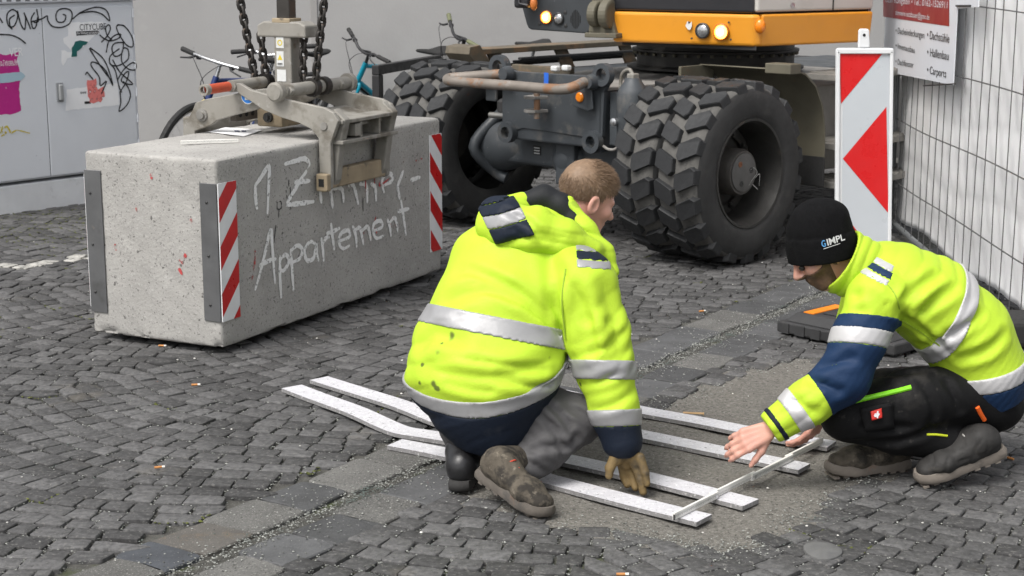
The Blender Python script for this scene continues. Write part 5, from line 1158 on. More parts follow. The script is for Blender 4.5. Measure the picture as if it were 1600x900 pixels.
def march(px, py, f, y0=4.2, y1=6.2):
    d = ray(px, py); d = d/np.linalg.norm(d); t = y0/d[1]
    for _ in range(120):
        p = CC+d*t; v = float(f(p[None].astype(np.float32))[0])
        if v < .0015: break
        t += max(v*.7, .001)
        if p[1] > y1: break
    return CC+d*t
def crease(paths, f, depth, width):
    """pixel polylines on the surface f -> function adding long soft-ended folds: a valley with a rounded lip on both sides"""
    items = []
    for path in paths:
        Q = smooth_path([march(x, y, f) for x, y in path], 3); n = len(Q)-1; A_ = np.array(Q, np.float32)
        items.append(([(Q[i], Q[i+1], math.sin(math.pi*(i+.5)/n)**.7) for i in range(n)], A_.min(0)-5*width, A_.max(0)+5*width))
    def g(P):
        out = np.zeros(len(P), np.float32)
        for segs, lo, hi in items:
            k = np.flatnonzero(((P > lo) & (P < hi)).all(1))
            if not len(k): continue
            Q = P[k]; dm = np.full(len(Q), 9., np.float32); wm = np.zeros(len(Q), np.float32); ws = np.zeros(len(Q), np.float32)
            for a, b, w in segs:
                d = rcone(Q, a, b, 0, 0); e = np.exp(-d/(.8*width)); wm += w*e; ws += e; dm = np.minimum(dm, d)
            out[k] += depth*(wm/(ws+1e-12))*(np.exp(-dm/width)-.5*np.exp(-((dm-2.4*width)/(1.3*width))**2))
        return out
    return g
def surfnet(f, lo, hi, h):
    lo = np.asarray(lo, float); n = np.maximum(((np.asarray(hi)-lo)/(4*h)).astype(int)+2, 2)
    cx = [lo[i]+np.arange(n[i]+1)*4*h for i in range(3)]
    CG = np.stack(np.meshgrid(*cx, indexing='ij'), -1).reshape(-1, 3).astype(np.float32); c = f(CG).reshape(n+1)
    cell = np.abs(c) < 4.3*h                                # coarse corners near the surface -> refine the surrounding cells
    cm = np.zeros(n, bool)
    for i in (0, 1):
        for j in (0, 1):
            for k in (0, 1): cm |= cell[i:i+n[0], j:j+n[1], k:k+n[2]]
    N = n*4+1; F = np.repeat(np.repeat(np.repeat(c[:-1, :-1, :-1], 4, 0), 4, 1), 4, 2); F = np.pad(F, ((0, 1),)*3, mode='edge').astype(np.float32)
    fm = np.repeat(np.repeat(np.repeat(cm, 4, 0), 4, 1), 4, 2); mask = np.zeros(tuple(N), bool)
    for i in (0, 1):
        for j in (0, 1):
            for k in (0, 1): mask[i:i+4*n[0], j:j+4*n[1], k:k+4*n[2]] |= fm
    idx = np.argwhere(mask); F[mask] = f((lo+idx*h).astype(np.float32))
    S = F < 0; M = tuple(N-1)
    cnt = np.zeros(M, np.int8)
    for i in (0, 1):
        for j in (0, 1):
            for k in (0, 1): cnt += S[i:i+M[0], j:j+M[1], k:k+M[2]]
    act = (cnt > 0) & (cnt < 8); vid = -np.ones(M, np.int64); A = np.argwhere(act); vid[act] = np.arange(len(A))
    acc = np.zeros((len(A), 3)); num = np.zeros(len(A))
    for ax in range(3):
        for p in (0, 1):
            for q in (0, 1):
                o0 = [0, 0, 0]; o = [i for i in range(3) if i != ax]; o0[o[0]] = p; o0[o[1]] = q; o1 = list(o0); o1[ax] = 1
                a = F[A[:, 0]+o0[0], A[:, 1]+o0[1], A[:, 2]+o0[2]]; b = F[A[:, 0]+o1[0], A[:, 1]+o1[1], A[:, 2]+o1[2]]
                cr = (a < 0) != (b < 0); t = np.where(cr, a/(a-b+1e-12), 0); pos = np.tile(np.array(o0, float), (len(A), 1)); pos[:, ax] = t
                acc[cr] += pos[cr]; num[cr] += 1
    V_ = lo+(A+acc/num[:, None])*h; Q = []
    for ax in range(3):
        o = [i for i in range(3) if i != ax]; sl0 = [slice(None)]*3; sl1 = [slice(None)]*3; sl0[ax] = slice(0, -1); sl1[ax] = slice(1, None)
        s0 = S[tuple(sl0)]; s1 = S[tuple(sl1)]; E = np.argwhere(s0 != s1); E = E[(E[:, o[0]] > 0) & (E[:, o[1]] > 0) & (E[:, o[0]] < M[o[0]]) & (E[:, o[1]] < M[o[1]])]
        if not len(E): continue
        qs = []
        for p, q in ((0, 0), (1, 0), (1, 1), (0, 1)):
            e = E.copy(); e[:, o[0]] -= p; e[:, o[1]] -= q; qs.append(vid[e[:, 0], e[:, 1], e[:, 2]])
        qs = np.stack(qs, 1); fl = s0[E[:, 0], E[:, 1], E[:, 2]]
        if ax == 1: fl = ~fl
        qs[fl] = qs[fl][:, ::-1]; Q.append(qs[(qs >= 0).all(1)])
    return V_, np.concatenate(Q)
def sdf_part(name, f, lo, hi, h, m, parent, smooth=2):
    v, q = surfnet(f, lo, hi, h)
    # orient outwards
    e = v[q[0]]; nn = np.cross(e[1]-e[0], e[2]-e[0]); nn /= np.linalg.norm(nn)+1e-12; c = e.mean(0)
    if float(f((c+nn*h)[None].astype(np.float32))[0]) < float(f((c-nn*h)[None].astype(np.float32))[0]): q = q[:, ::-1]
    return mkobj(name, v, q, m, parent, smooth=smooth)
def bb(pts, pad): A = np.array(pts); return A.min(0)-pad, A.max(0)+pad
def local(f, lo, hi):
    lo = np.asarray(lo, np.float32); hi = np.asarray(hi, np.float32)
    def g(P):
        out = np.full(len(P), .3, np.float32); k = ((P > lo) & (P < hi)).all(1)
        if k.any(): out[k] = f(P[k])
        return out
    return g
def hand_local(C_):
    Q = np.array([c[0] for c in C_]+[c[1] for c in C_]); return local(lambda P: caps(P, C_), Q.min(0)-.07, Q.max(0)+.07)
def hand_parts(wr, d, s, n, curl, sc=1., rad=1., spread=.10, thumb=(.55, .55, .35), thumb_curl=.3):
    """list of capsules: palm, five fingers. d = reach, s = thumb side, n = palm side"""
    d = nrm(d); s = nrm(s-d*(s@d)); n = nrm(n-d*(n@d)-s*(n@s)); C_ = []
    offs = [-.031, -.0105, .0105, .030]; base = [.080, .088, .090, .086]; lens = [(.033, .021, .018), (.041, .027, .021), (.045, .030, .022), (.041, .026, .020)]
    for i in range(4):
        kn = wr+sc*(d*base[i]+s*offs[i]-n*.002); C_.append((wr+sc*(d*.008+s*offs[i]*.62), kn, .0135*rad*sc, .0115*rad*sc))
        if i < 3: kn2 = wr+sc*(d*base[i+1]+s*offs[i+1]); C_.append((wr+sc*(d*.05+s*(offs[i]+offs[i+1])/2+n*.006), (kn+kn2)/2, .0125*rad*sc, .010*rad*sc))
        p = kn; ang = 0; dd = nrm(d+s*spread*(i-1.5)); cu = curl[i]
        for j, L in enumerate(lens[i]):
            ang += cu[j] if hasattr(cu, '__len__') else cu; v = dd*math.cos(ang)+n*math.sin(ang); e = p+v*L*sc; r0 = (.0098, .0088, .0080)[j]*rad*sc; r1 = (.0088, .0080, .0066)[j]*rad*sc
            if i == 0: r0 *= .88; r1 *= .88
            C_.append((p, e, r0, r1)); p = e
    t0 = wr+sc*(d*.022+s*.022+n*.008); v = nrm(s*thumb[0]+d*thumb[1]+n*thumb[2]); t1 = t0+v*.042*sc; v2 = nrm(v+d*thumb_curl-s*thumb_curl*.5+n*thumb_curl*.3); t2 = t1+v2*.032*sc; t3 = t2+nrm(v2+n*.15)*.026*sc
    C_ += [(t0, t1, .0155*rad*sc, .0125*rad*sc), (t1, t2, .0118*rad*sc, .0100*rad*sc), (t2, t3, .0102*rad*sc, .0078*rad*sc)]
    return C_
def caps(P, C_, k=.007):
    d = None
    for a, b, ra, rb in C_: e = rcone(P, a, b, ra, rb); d = e if d is None else smin(d, e, k)
    return d
def head_sdf(c, fw, up):
    fw = nrm(fw); up = nrm(up-fw*(up@fw)); sd = np.cross(fw, up); ax = np.array([sd, fw, up])
    def pt(x, y, z): return c+sd*x+fw*y+up*z
    def f(P):
        d = ell(P, pt(0, -.012, .030), (.074, .096, .086), ax)
        d = smin(d, ell(P, pt(0, .030, -.045), (.058, .060, .078), ax), .035)
        d = smin(d, rcone(P, pt(-.026, .052, -.098), pt(.026, .052, -.098), .022, .022), .03)
        for s in (-1, 1):
            d = smin(d, ell(P, pt(.040*s, .060, -.028), (.026, .024, .024), ax), .02)            # cheek
            d = smin(d, rcone(P, pt(.012*s, .086, .012), pt(.048*s, .068, .012), .011, .009), .015)  # brow
            d = -smin(-d, ell(P, pt(.031*s, .096, -.008), (.017, .016, .011), ax), .010)          # eye socket
            e = ell(P, pt(.077*s, -.012, -.022), (.009, .021, .034), ax); e = -smin(-e, ell(P, pt(.086*s, -.008, -.020), (.008, .012, .022), ax), .004)
            d = smin(d, e, .006)
        d = smin(d, rcone(P, pt(0, .088, .006), pt(0, .112, -.030), .0085, .0125), .010)        # nose
        for s in (-1, 1): d = smin(d, ell(P, pt(.010*s, .098, -.036), (.009, .011, .009), ax), .006)
        d = smin(d, rcone(P, pt(-.018, .086, -.062), pt(.018, .086, -.062), .0065, .0065), .006)  # lips
        d = smin(d, rcone(P, pt(-.015, .084, -.075), pt(.015, .084, -.075), .0065, .0065), .006)
        d = -smin(-d, rcone(P, pt(-.022, .096, -.0685), pt(.022, .096, -.0685), .0016, .0016)*1.0, .003)
        return d
    return f, pt, ax
# ---- cloth and skin
def hv(name, col, **k): return mat(name, col, k.get('rough', .66), k.get('var', .05), 5, .0010, 130, spots=k.get('spots', ()), spec=k.get('spec', .3))
M_hv = hv('hi_vis_yellow', (.44, .63, .036), spots=[((.22, .31, .03), 7.5, .68, .05, .6), ((.10, .13, .03), 13, .73, .03, .8), ((.37, .545, .032), 3, .54, .2, .6)])
M_hv2 = hv('hi_vis_yellow_clean', (.44, .63, .036), spots=[((.37, .545, .032), 3, .55, .2, .6)])
M_navy = hv('navy_cloth', (.005, .010, .022), spots=[((.03, .035, .045), 9, .62, .1, .5)])
M_blue = hv('royal_navy_cloth', (.006, .025, .072), spots=[((.010, .034, .09), 6, .6, .12, .5)])
M_refl = mat('reflective_tape', (.31, .31, .315), .42, .08, 8, .0010, 45, metal=.15, spots=[((.22, .21, .20), 7, .6, .12, .6)])
M_refl2 = mat('reflective_tape_light', (.47, .465, .47), .45, .06, 8, .0010, 45, metal=.1, spots=[((.42, .41, .40), 7, .6, .12, .5)])
M_gtr = hv('grey_trousers', (.075, .073, .075), var=.15, spots=[((.14, .135, .13), 8, .6, .12, .5), ((.04, .04, .04), 11, .64, .08, .5)])
M_btr = hv('black_trousers', (.0075, .0075, .008), var=.2, spec=.15, spots=[((.04, .037, .033), 9, .57, .12, .5), ((.06, .055, .05), 40, .64, .05, .4)])
M_lin = hv('dark_lining', (.012, .013, .015))
M_skin = mat('skin', (.54, .285, .22), .5, .08, 14, .0005, 220, spots=[((.60, .22, .16), 9, .56, .15, .5)])
MATS['skin'].node_tree.nodes['Principled BSDF'].inputs['Subsurface Weight'].default_value = .12
MATS['skin'].node_tree.nodes['Principled BSDF'].inputs['Subsurface Radius'].default_value = (.012, .004, .002)
M_hair = mat('fair_hair', (.205, .132, .08), .6, .15, 90, spots=[((.32, .23, .155), 60, .58, .1, .4), ((.14, .09, .055), 50, .6, .1, .5)])
M_glove = mat('work_glove', (.17, .115, .045), .75, .3, 18, .0015, 90, spots=[((.05, .042, .03), 11, .52, .12, .8), ((.38, .24, .04), 9, .64, .06, .7)])
M_boot = mat('muddy_boot', (.10, .086, .068), .9, .35, 16, .0035, 70, spots=[((.025, .023, .021), 17, .48, .12, .85), ((.23, .20, .16), 30, .60, .08, .7)], spec=.2)
M_boot2 = mat('black_boot', (.014, .014, .015), .35, .2, 12, .0008, 80)
M_boot3 = mat('dark_boot', (.018, .017, .016), .75, .3, 14, .0015, 80, spots=[((.07, .062, .05), 11, .60, .1, .5)])
M_sole = mat('boot_sole', (.115, .10, .085), .85, .25, 14, .001, 80, spots=[((.22, .12, .07), 10, .62, .08, .6), ((.05, .048, .045), 12, .58, .1, .6)])
M_sole_d = mat('boot_sole_dark', (.028, .027, .026), .8, .25, 14, .001, 80, spots=[((.10, .09, .08), 12, .6, .1, .5)])
M_lace = mat('boot_lace', (.35, .34, .32), .8, .2, 60); M_lacer = mat('boot_lace_red', (.5, .06, .03), .7, .2, 60)
def boot(root, heel, fwd, up, m, ms, shaft, lace, lab=None, wid=1.0, toebend=0.):
    """heel = back of the sole on its underside"""
    fwd = nrm(fwd); up = nrm(up-fwd*(up@fwd)); sd = np.cross(fwd, up)
    def pt(x, y, z): return heel+sd*x+fwd*y+up*z
    fd = folds(int(abs(heel[0]*999))+3, 85, .0032)
    def f(P):
        d = loft(P, [(pt(0, .045, .055), .034*wid, .045), (pt(0, .12, .055), .038*wid, .040), (pt(0, .20, .048), .044*wid, .034), (pt(0, .262, .042), .037*wid, .026)], sd, .03)
        d = smin(d, chainc(P, [(pt(0, .062, .075), .044*wid), (shaft, .050*wid)], .02), .035)
        q = (P-heel)@up.astype(np.float32); d = np.maximum(d+fd(P), .022-q); return d
    lo, hi = bb([heel, pt(0, .30, .0), pt(0, 0, .1), shaft], .09)
    b = sdf_part('boot', f, lo, hi, .0045, m, root)
    if lab: b['label'] = lab
    out = [(-.030, .006), (-.012, -.004), (.012, -.004), (.030, .006), (.036, .04), (.034, .10), (.040, .16), (.046, .21), (.043, .26), (.028, .292), (.0, .302), (-.026, .294), (-.042, .262), (-.046, .21), (-.039, .16), (-.034, .10), (-.036, .04)]
    vs = []; fs = []; n = len(out)
    for z, k in ((.0, .95), (.006, 1.0), (.022, 1.01), (.034, .97)):
        for x, y in out: vs.append(pt(x*k*wid, .15+(y-.15)*k, z+.016*max(0, (y-.22)/.08)**2*.6-toebend*max(0, y-.2)))
    fs.append(list(range(n))); fs.append([3*n+i for i in range(n)][::-1])
    for j in range(3):
        for i in range(n): l = (i+1) % n; fs.append([j*n+l, j*n+i, (j+1)*n+i, (j+1)*n+l])
    sl = mkobj('sole', vs, fs, ms, b, smooth=True, angle=50)
    for yy in np.linspace(.03, .27, 8):
        if .10 < yy < .14: continue
        MB().obox(pt(-.033*wid, yy, -.006), sd*.066*wid, fwd*.018, up*.007).build('sole_lug', ms, b)
    if lace is not None:
        for i in range(4):
            y = .105+.025*i; z = .105-.014*i
            MB().tube(smooth_path([pt(-.024, y, z-.008), pt(0, y+.010, z+.006), pt(.024, y, z-.008)], 4), .0026, 6).build('lace', lace, b, smooth=True)
    return b
def band(root, name, fj, fn, lo, hi, m, off=.0045, h=.0052, label=None):
    
    def f(P):
        g = fn(P); out = g.astype(np.float32).copy(); k = g < .03
        if k.any(): j = fj(P[k]); out[k] = np.maximum(np.maximum(j-off, -(j+.010)), g[k])
        return out
    o = sdf_part(name, f, lo, hi, h, m, root)
    if label: o['label'] = label
    return o
def slab_fn(c, n, w):
    c = np.asarray(c, np.float32); n = nrm(n).astype(np.float32); return lambda P: np.abs((P-c)@n)-w/2
# ------------------------------------------------------------------ kneeling worker on the left (seen from behind)
A = thing('person', V(-.02, 5.0, 0), 'kneeling worker seen from behind in a dirty yellow hi-vis jacket, gloved hand down', 'person')
d_ = D
sideA = nrm(V(.93, -.34, -.16))
torA = [(d_(772, 672, 4.99), .100, .10), (d_(762, 642, 5.0), .155, .135), (d_(754, 588, 5.03), .238, .172), (d_(762, 545, 5.08), .232, .17), (d_(781, 488, 5.13), .208, .165), (d_(806, 428, 5.20), .215, .155), (d_(846, 372, 5.26), .165, .115)]
shR, elR, wrR = d_(912, 446, 5.06), d_(944, 572, 4.99), d_(972, 690, 4.93)
shL = d_(760, 400, 5.42); elL = d_(770, 520, 5.72); wrL = d_(840, 600, 5.72)
armA = [(d_(880, 400, 5.16), .085), (shR, .103), (d_(934, 520, 5.02), .098), (elR, .090), (d_(960, 640, 4.95), .074), (d_(972, 688, 4.93), .062)]
armAL = [(d_(790, 390, 5.30), .09), (shL, .095), (elL, .085), (wrL, .06)]
def torso_A(P): return loft(P, torA, sideA, .05)
def arm_A(P): return chainc(P, armA, .03)
def base_A(P):
    d = smin(torso_A(P), chainc(P, armAL, .03), .05); return smin(d, arm_A(P), .022)
fA1 = folds(3, 20, .0085, (V(1, 0, .35), .10)); fA2 = folds(8, 42, .0022, (V(.8, 0, .6), .25)); fA3 = folds(14, 26, .0100, (V(.9, -.2, .35), .16))
crA = crease([[(872, 448), (878, 500), (884, 548)], [(735, 420), (790, 445), (850, 492), (880, 530)], [(760, 450), (820, 480), (868, 520)], [(690, 556), (760, 566), (850, 578)], [(905, 600), (950, 590), (990, 566)], [(900, 560), (940, 545), (975, 520)], [(905, 470), (925, 520), (930, 560)], [(700, 600), (760, 612), (860, 600)], [(925, 640), (960, 632), (990, 610)], [(915, 500), (960, 505)], [(780, 590), (830, 604), (872, 590)]], base_A, .010, .011)
crA2 = crease([[(720, 425), (770, 440), (830, 470), (878, 520)], [(700, 470), (740, 455), (800, 462)], [(668, 575), (730, 590), (800, 585), (865, 560)], [(880, 420), (905, 470), (915, 540)], [(945, 450), (960, 500), (965, 550)], [(860, 400), (870, 440), (866, 480)], [(660, 540), (680, 520), (720, 535)]], base_A, .017, .020)
def jac_A(P):
    d = base_A(P)+crA2(P); near_arm = (arm_A(P) < torso_A(P)-.0); w = np.where(near_arm, fA3(P), fA1(P))
    d = d+w*.8+fA2(P)+crA(P)
    hem = d_(765, 712, 4.90); return np.maximum(d, -((P-hem.astype(np.float32))@nrm(V(.0, -.28, .96)).astype(np.float32)))
loA, hiA = bb([t[0] for t in torA]+[a[0] for a in armA+armAL], .27)
jkA = sdf_part('jacket', jac_A, loA, hiA, .0065, M_hv, A)
stain_pts = [(march(x, y, base_A), r) for x, y, r in ((703, 524, .013), (686, 553, .010), (678, 597, .011), (684, 607, .009), (655, 598, .006), (690, 536, .004), (668, 620, .006), (790, 381, .010), (795, 372, .006), (905, 600, .006), (660, 570, .005), (862, 560, .008))]
def stain_attr(o):
    n = len(o.data.vertices); co = np.empty(n*3, np.float32); o.data.vertices.foreach_get('co', co); P = co.reshape(-1, 3)+ORG[o].astype(np.float32); w = waves(91, 160, 6)(P); s_ = np.zeros(n, np.float32)
    for p, r in stain_pts: s_ = np.maximum(s_, np.exp(-((nrow(P-p.astype(np.float32))+.004*w)/(r*1.15))**2))
    at = o.data.attributes.new('stain', 'FLOAT', 'POINT'); at.data.foreach_set('value', s_)
stain_attr(jkA)
_nt = M_hv.node_tree; _b = _nt.nodes['Principled BSDF']; _src = _b.inputs['Base Color'].links[0].from_socket; _a = _nt.nodes.new('ShaderNodeAttribute'); _a.attribute_name = 'stain'
_mx = _nt.nodes.new('ShaderNodeMix'); _mx.data_type = 'RGBA'; _mx.inputs[7].default_value = (.06, .075, .02, 1); _mr = _nt.nodes.new('ShaderNodeMapRange'); _mr.inputs[1].default_value = .3; _mr.inputs[2].default_value = .75; _mr.inputs[4].default_value = .85
_nt.links.new(_a.outputs['Fac'], _mr.inputs[0]); _nt.links.new(_mr.outputs[0], _mx.inputs[0]); _nt.links.new(_src, _mx.inputs[6]); _nt.links.new(_mx.outputs[2], _b.inputs['Base Color'])
def only_torso(P): return torso_A(P)-arm_A(P)
def not_arm(fn): return lambda P: np.maximum(fn(P), (torso_A(P)-arm_A(P))*.8)
def on_arm(fn): return lambda P: np.maximum(fn(P), (arm_A(P)-torso_A(P))*.8)
upA = nrm(torA[4][0]-torA[2][0])
bnA = nrm(upA+V(.05, -.12, .15))
c1 = march(778, 511, base_A); band(A, 'reflective_band', jac_A, not_arm(slab_fn(c1, bnA+V(-.09, -.10, 0), .062)), c1-V(.32, .2, .16), c1+V(.34, .45, .16), M_refl)
c2 = march(757, 640, base_A); n2 = nrm(V(-.15, -.30, .95)); band(A, 'reflective_band', jac_A, not_arm(slab_fn(c2, n2, .052)), c2-V(.34, .2, .14), c2+V(.34, .45, .16), M_refl)
c3 = march(757, 688, base_A); band(A, 'navy_hem', jac_A, lambda P: np.maximum(not_arm(lambda Q: (Q-(c2-n2*.026).astype(np.float32))@n2.astype(np.float32))(P), -9), c3-V(.34, .2, .2), c3+V(.34, .5, .14), M_navy, off=.0034)
axF = nrm(armA[5][0]-armA[3][0]); c = march(950, 583, arm_A); band(A, 'reflective_band', jac_A, on_arm(slab_fn(elR+V(0, 0, -.012), nrm(axF+V(-.25, 0, 0)), .060)), elR-V(.17, .16, .13), elR+V(.17, .16, .13), M_refl)
e2 = d_(966, 652, 4.94); band(A, 'reflective_band', jac_A, on_arm(slab_fn(e2, nrm(axF+V(-.2, 0, 0)), .052)), e2-V(.15, .14, .10), e2+V(.15, .14, .10), M_refl)
e3 = d_(971, 680, 4.93); nf = nrm(axF+V(-.2, 0, 0)); band(A, 'navy_cuff', jac_A, on_arm(lambda P: -((P-(e2+nf*.026).astype(np.float32))@nf.astype(np.float32))), e3-V(.14, .14, .14), e3+V(.14, .14, .10), M_navy, off=.0034)
M_seam = mat('seam_stitch', (.27, .40, .025), .7, .1, 40)
def seam(path, f, root, m=M_seam, r=.0026):
    MB().tube(smooth_path([march(x, y, f)+V(0, -.0005, 0) for x, y in path], 5), r, 5).build('seam', m, root, smooth=True)
for pth in ([(884, 420), (878, 470), (884, 530)],): seam(pth, jac_A, A)
# shoulder yoke stripes
sy = march(922, 400, base_A); ny = nrm(V(.12, .1, 1.)); lims = lambda P: np.maximum(np.abs((P-sy.astype(np.float32))@np.array([1, 0, 0], np.float32)-.012)-.055, (P-sy.astype(np.float32))@np.array([0, 1, 0], np.float32)-.10)
for dz, m, nm in ((.022, M_refl, 'reflective_band'), (.0, M_navy, 'navy_panel'), (-.024, M_refl, 'reflective_band')):
    band(A, nm, jac_A, (lambda dz: lambda P: np.maximum(slab_fn(sy+V(0, 0, dz), ny, .0235)(P), lims(P)))(dz), sy-V(.12, .14, .12), sy+V(.12, .2, .12), m, off=.002)
# hood
hoodn = [(d_(762, 352, 5.17), .05, .040), (d_(792, 352, 5.13), .070, .050), (d_(835, 362, 5.115), .075, .055), (d_(880, 372, 5.12), .060, .050), (d_(925, 392, 5.13), .036, .035)]
def hood0(P):
    d = loft(P, [(n_[0], n_[1], n_[2]) for n_ in hoodn], V(.15, .35, 1), .03)
    d = smin(d, chainc(P, [(d_(775, 330, 5.2), .045), (d_(815, 318, 5.24), .036)], .03), .04)
    d = smin(d, chainc(P, [(d_(858, 300, 5.30), .010), (d_(888, 318, 5.24), .018), (d_(915, 355, 5.20), .026), (d_(945, 395, 5.17), .026), (d_(958, 425, 5.15), .020)], .03), .03)
    return d
neckA = d_(888, 330, 5.36)
fh = folds(33, 40, .008, (V(1, 0, -.2), .3)); crh = crease([[(775, 384), (812, 372), (860, 378), (905, 388)], [(800, 360), (850, 366), (900, 374)], [(790, 330), (830, 350), (850, 372)]], hood0, .010, .010)
def hood(P): return -smin(-(hood0(P)+fh(P)*.7+crh(P)), rcone(P, neckA+V(-.01, -.03, -.04), neckA+V(.02, .0, .22), .085, .11), .012)
lo, hi = bb([n_[0] for n_ in hoodn]+[d_(958, 430, 5.15), d_(875, 300, 5.3)], .10)
sdf_part('hood', hood, lo, hi, .0045, M_hv, A)
hc = march(787, 338, hood0); hn = nrm(V(.42, -.1, -.9)); ht_ = nrm(V(.9, .1, .42))
lim2 = lambda P: np.maximum(np.abs((P-hc.astype(np.float32))@ht_.astype(np.float32)-.0)-.062, (P-hc.astype(np.float32))@np.array([0, 1, 0], np.float32)-.12)
hz_ = V(.30, .0, -.95)
for dz, w, m, nm in ((-.058, .036, M_navy, 'navy_panel'), (-.024, .030, M_navy, 'navy_panel'), (.010, .038, M_refl, 'reflective_band'), (.055, .050, M_navy, 'navy_panel')):
    band(A, nm, hood, (lambda dz, w: lambda P: np.maximum(slab_fn(hc+nrm(hz_)*dz, hz_, w)(P), lim2(P)))(dz, w), hc-V(.13, .14, .15), hc+V(.14, .2, .15), m, off=.005)
# collar: dark lining round the neck and navy front edge
def lining(P):
    o = chainc(P, [(d_(822, 316, 5.245), .034), (d_(850, 308, 5.26), .038), (d_(876, 322, 5.25), .040), (d_(898, 345, 5.23), .034), (d_(922, 375, 5.20), .018)], .02); i_ = chainc(P, [(d_(850, 345, 5.33), .05), (d_(905, 365, 5.30), .05)], .03); return smin(o, i_, .03)
lo, hi = bb([d_(815, 300, 5.3), d_(935, 385, 5.2), d_(905, 370, 5.36)], .08); sdf_part('collar_lining', lining, lo, hi, .0045, M_lin, A)
def flap(P): return chainc(P, [(d_(905, 352, 5.225), .011), (d_(940, 396, 5.19), .012), (d_(955, 424, 5.18), .012), (d_(955, 440, 5.17), .008)], .01)
lo, hi = bb([d_(905, 345, 5.2), d_(958, 445, 5.2)], .05); sdf_part('collar_edge', flap, lo, hi, .0035, M_navy, A)
# trousers
hipR, knR, anR = d_(790, 660, 5.03), d_(905, 655, 5.02), d_(800, 738, 4.90)
hipL, knL, anL = d_(745, 655, 5.12), d_(830, 600, 5.55), d_(722, 722, 5.02)
fT = folds(61, 42, .008, (V(.8, 0, -.5), .35))
def tr_A0(P):
    d = ell(P, d_(760, 660, 5.02), (.15, .13, .10)); d = smin(d, chainc(P, [(hipR, .12), (d_(850, 650, 5.02), .098), (knR, .074)], .03), .04); d = smin(d, chainc(P, [(knR, .074), (d_(850, 700, 4.96), .072), (d_(812, 735, 4.91), .064)], .02), .03)
    d = smin(d, chainc(P, [(hipL, .13), (knL, .085), (d_(735, 700, 5.06), .07)], .03), .04); return d
crTA = crease([[(850, 625), (880, 655), (905, 690)], [(815, 712), (850, 698), (895, 694)], [(840, 640), (870, 680), (880, 715)], [(880, 640), (905, 645), (925, 660)], [(800, 725), (825, 722), (850, 735)], [(860, 700), (885, 700), (905, 680)]], tr_A0, .010, .010)
def tr_A(P): return tr_A0(P)+fT(P)+crTA(P)
lo, hi = bb([hipR, knR, anR, hipL, knL, anL], .16); lo[2] = max(lo[2], .05); sdf_part('trousers', tr_A, lo, hi, .0062, M_gtr, A)
# boots
hR = d_(752, 742, 4.86); tR = G(848, 806, .006); tR = np.array(tR); fR = nrm(tR-hR); upR = nrm(V(.45, -.30, .85)); boot(A, tR-fR*.275-upR*.004, fR, upR, M_boot, M_sole, d_(812, 722, 4.93), M_lacer, 'muddy brown-grey work boot with red lace, heel raised', wid=1.12)
hL = G(716, 769, .006); boot(A, np.array(hL), V(.18, .98, 0), V(0, 0, 1), M_boot2, M_sole_d, d_(722, 706, 5.0), None, 'black boot seen from the heel', wid=1.1)
# body under the clothes with head; gloved right hand
cA = d_(918, 308, 5.40); hfA0, ptA, axA = head_sdf(cA, V(.80, .42, -.42), V(.28, .12, .95))
hfA = local(hfA0, cA-.24, cA+.24); _ = 0
nckA = [(d_(885, 350, 5.36), .058), (d_(905, 325, 5.39), .052)]
handL = hand_parts(wrL, V(.5, .1, -.8), V(.6, -.6, .2), V(-.4, .3, -.3), [.35]*4)
handLf = hand_local(handL)
def body_A(P):
    d = smin(hfA(P), chainc(P, nckA, .02), .03)
    d = smin(d, loft(P, [(p, max(a-.06, .05), max(b-.06, .05)) for p, a, b in torA[2:]], sideA, .05), .04)
    d = smin(d, chainc(P, [(p, r-.035) for p, r in armA], .02), .03); d = smin(d, chainc(P, [(p, max(r-.035, .03)) for p, r in armAL], .02), .03)
    d = smin(d, handLf(P), .012)
    for a, b, c in ((hipR, knR, anR), (hipL, knL, anL)): d = smin(d, chainc(P, [(a, .07), (b, .045), (c, .035)], .03), .03)
    return d
lo, hi = bb([cA, torA[0][0], armA[-1][0], shL, knL, anR, anL, wrL+V(.1, 0, -.15)], .17); bodyA = sdf_part('body', body_A, lo, hi, .0046, M_skin, A)
MB().ball(ptA(-.031, .085, -.008), .0105, 10, 8).build('eye', mat('eye_dark', (.03, .025, .02), .3, .1), bodyA, smooth=True)
MB().ball(ptA(.031, .085, -.008), .0105, 10, 8).build('eye', MATS['eye_dark'], bodyA, smooth=True)
whair = waves(71, 90, 6)
def hairf(P):
    q = (P-cA.astype(np.float32))@axA.T.astype(np.float32)
    d = ell(P, ptA(0, -.014, .034), (.0785, .0995, .0895), axA)+.0005*whair(P)
    line = .006-.62*(q[:, 1]-.062)                              # front hairline rising over the ear
    lim = np.where(q[:, 1] > -.005, .030-q[:, 2]+.55*(q[:, 1]-.02)*0+np.maximum(0, (q[:, 1]-.045))*1.2, -.062-q[:, 2]+np.clip((q[:, 1]+.035)/.03, 0, 1)*.07)
    lim = np.where((q[:, 1] > -.005) & (q[:, 1] < .022), -.028-q[:, 2], lim)
    return np.maximum(d, lim*.8)
hv_, hq_ = surfnet(hairf, cA-.16, cA+.16, .004)
hairA = sdf_part('hair', hairf, cA-.16, cA+.16, .004, M_hair, A)
rr_ = np.random.default_rng(5); e = hv_[hq_]; nn = np.cross(e[:, 1]-e[:, 0], e[:, 2]-e[:, 0]); nn /= np.linalg.norm(nn, axis=1)[:, None]+1e-9; cc_ = e.mean(1); nn *= np.sign(((cc_-ptA(0, -.014, .034))*nn).sum(1))[:, None]
pick = rr_.integers(0, len(cc_), 15000); vs = []; fs = []
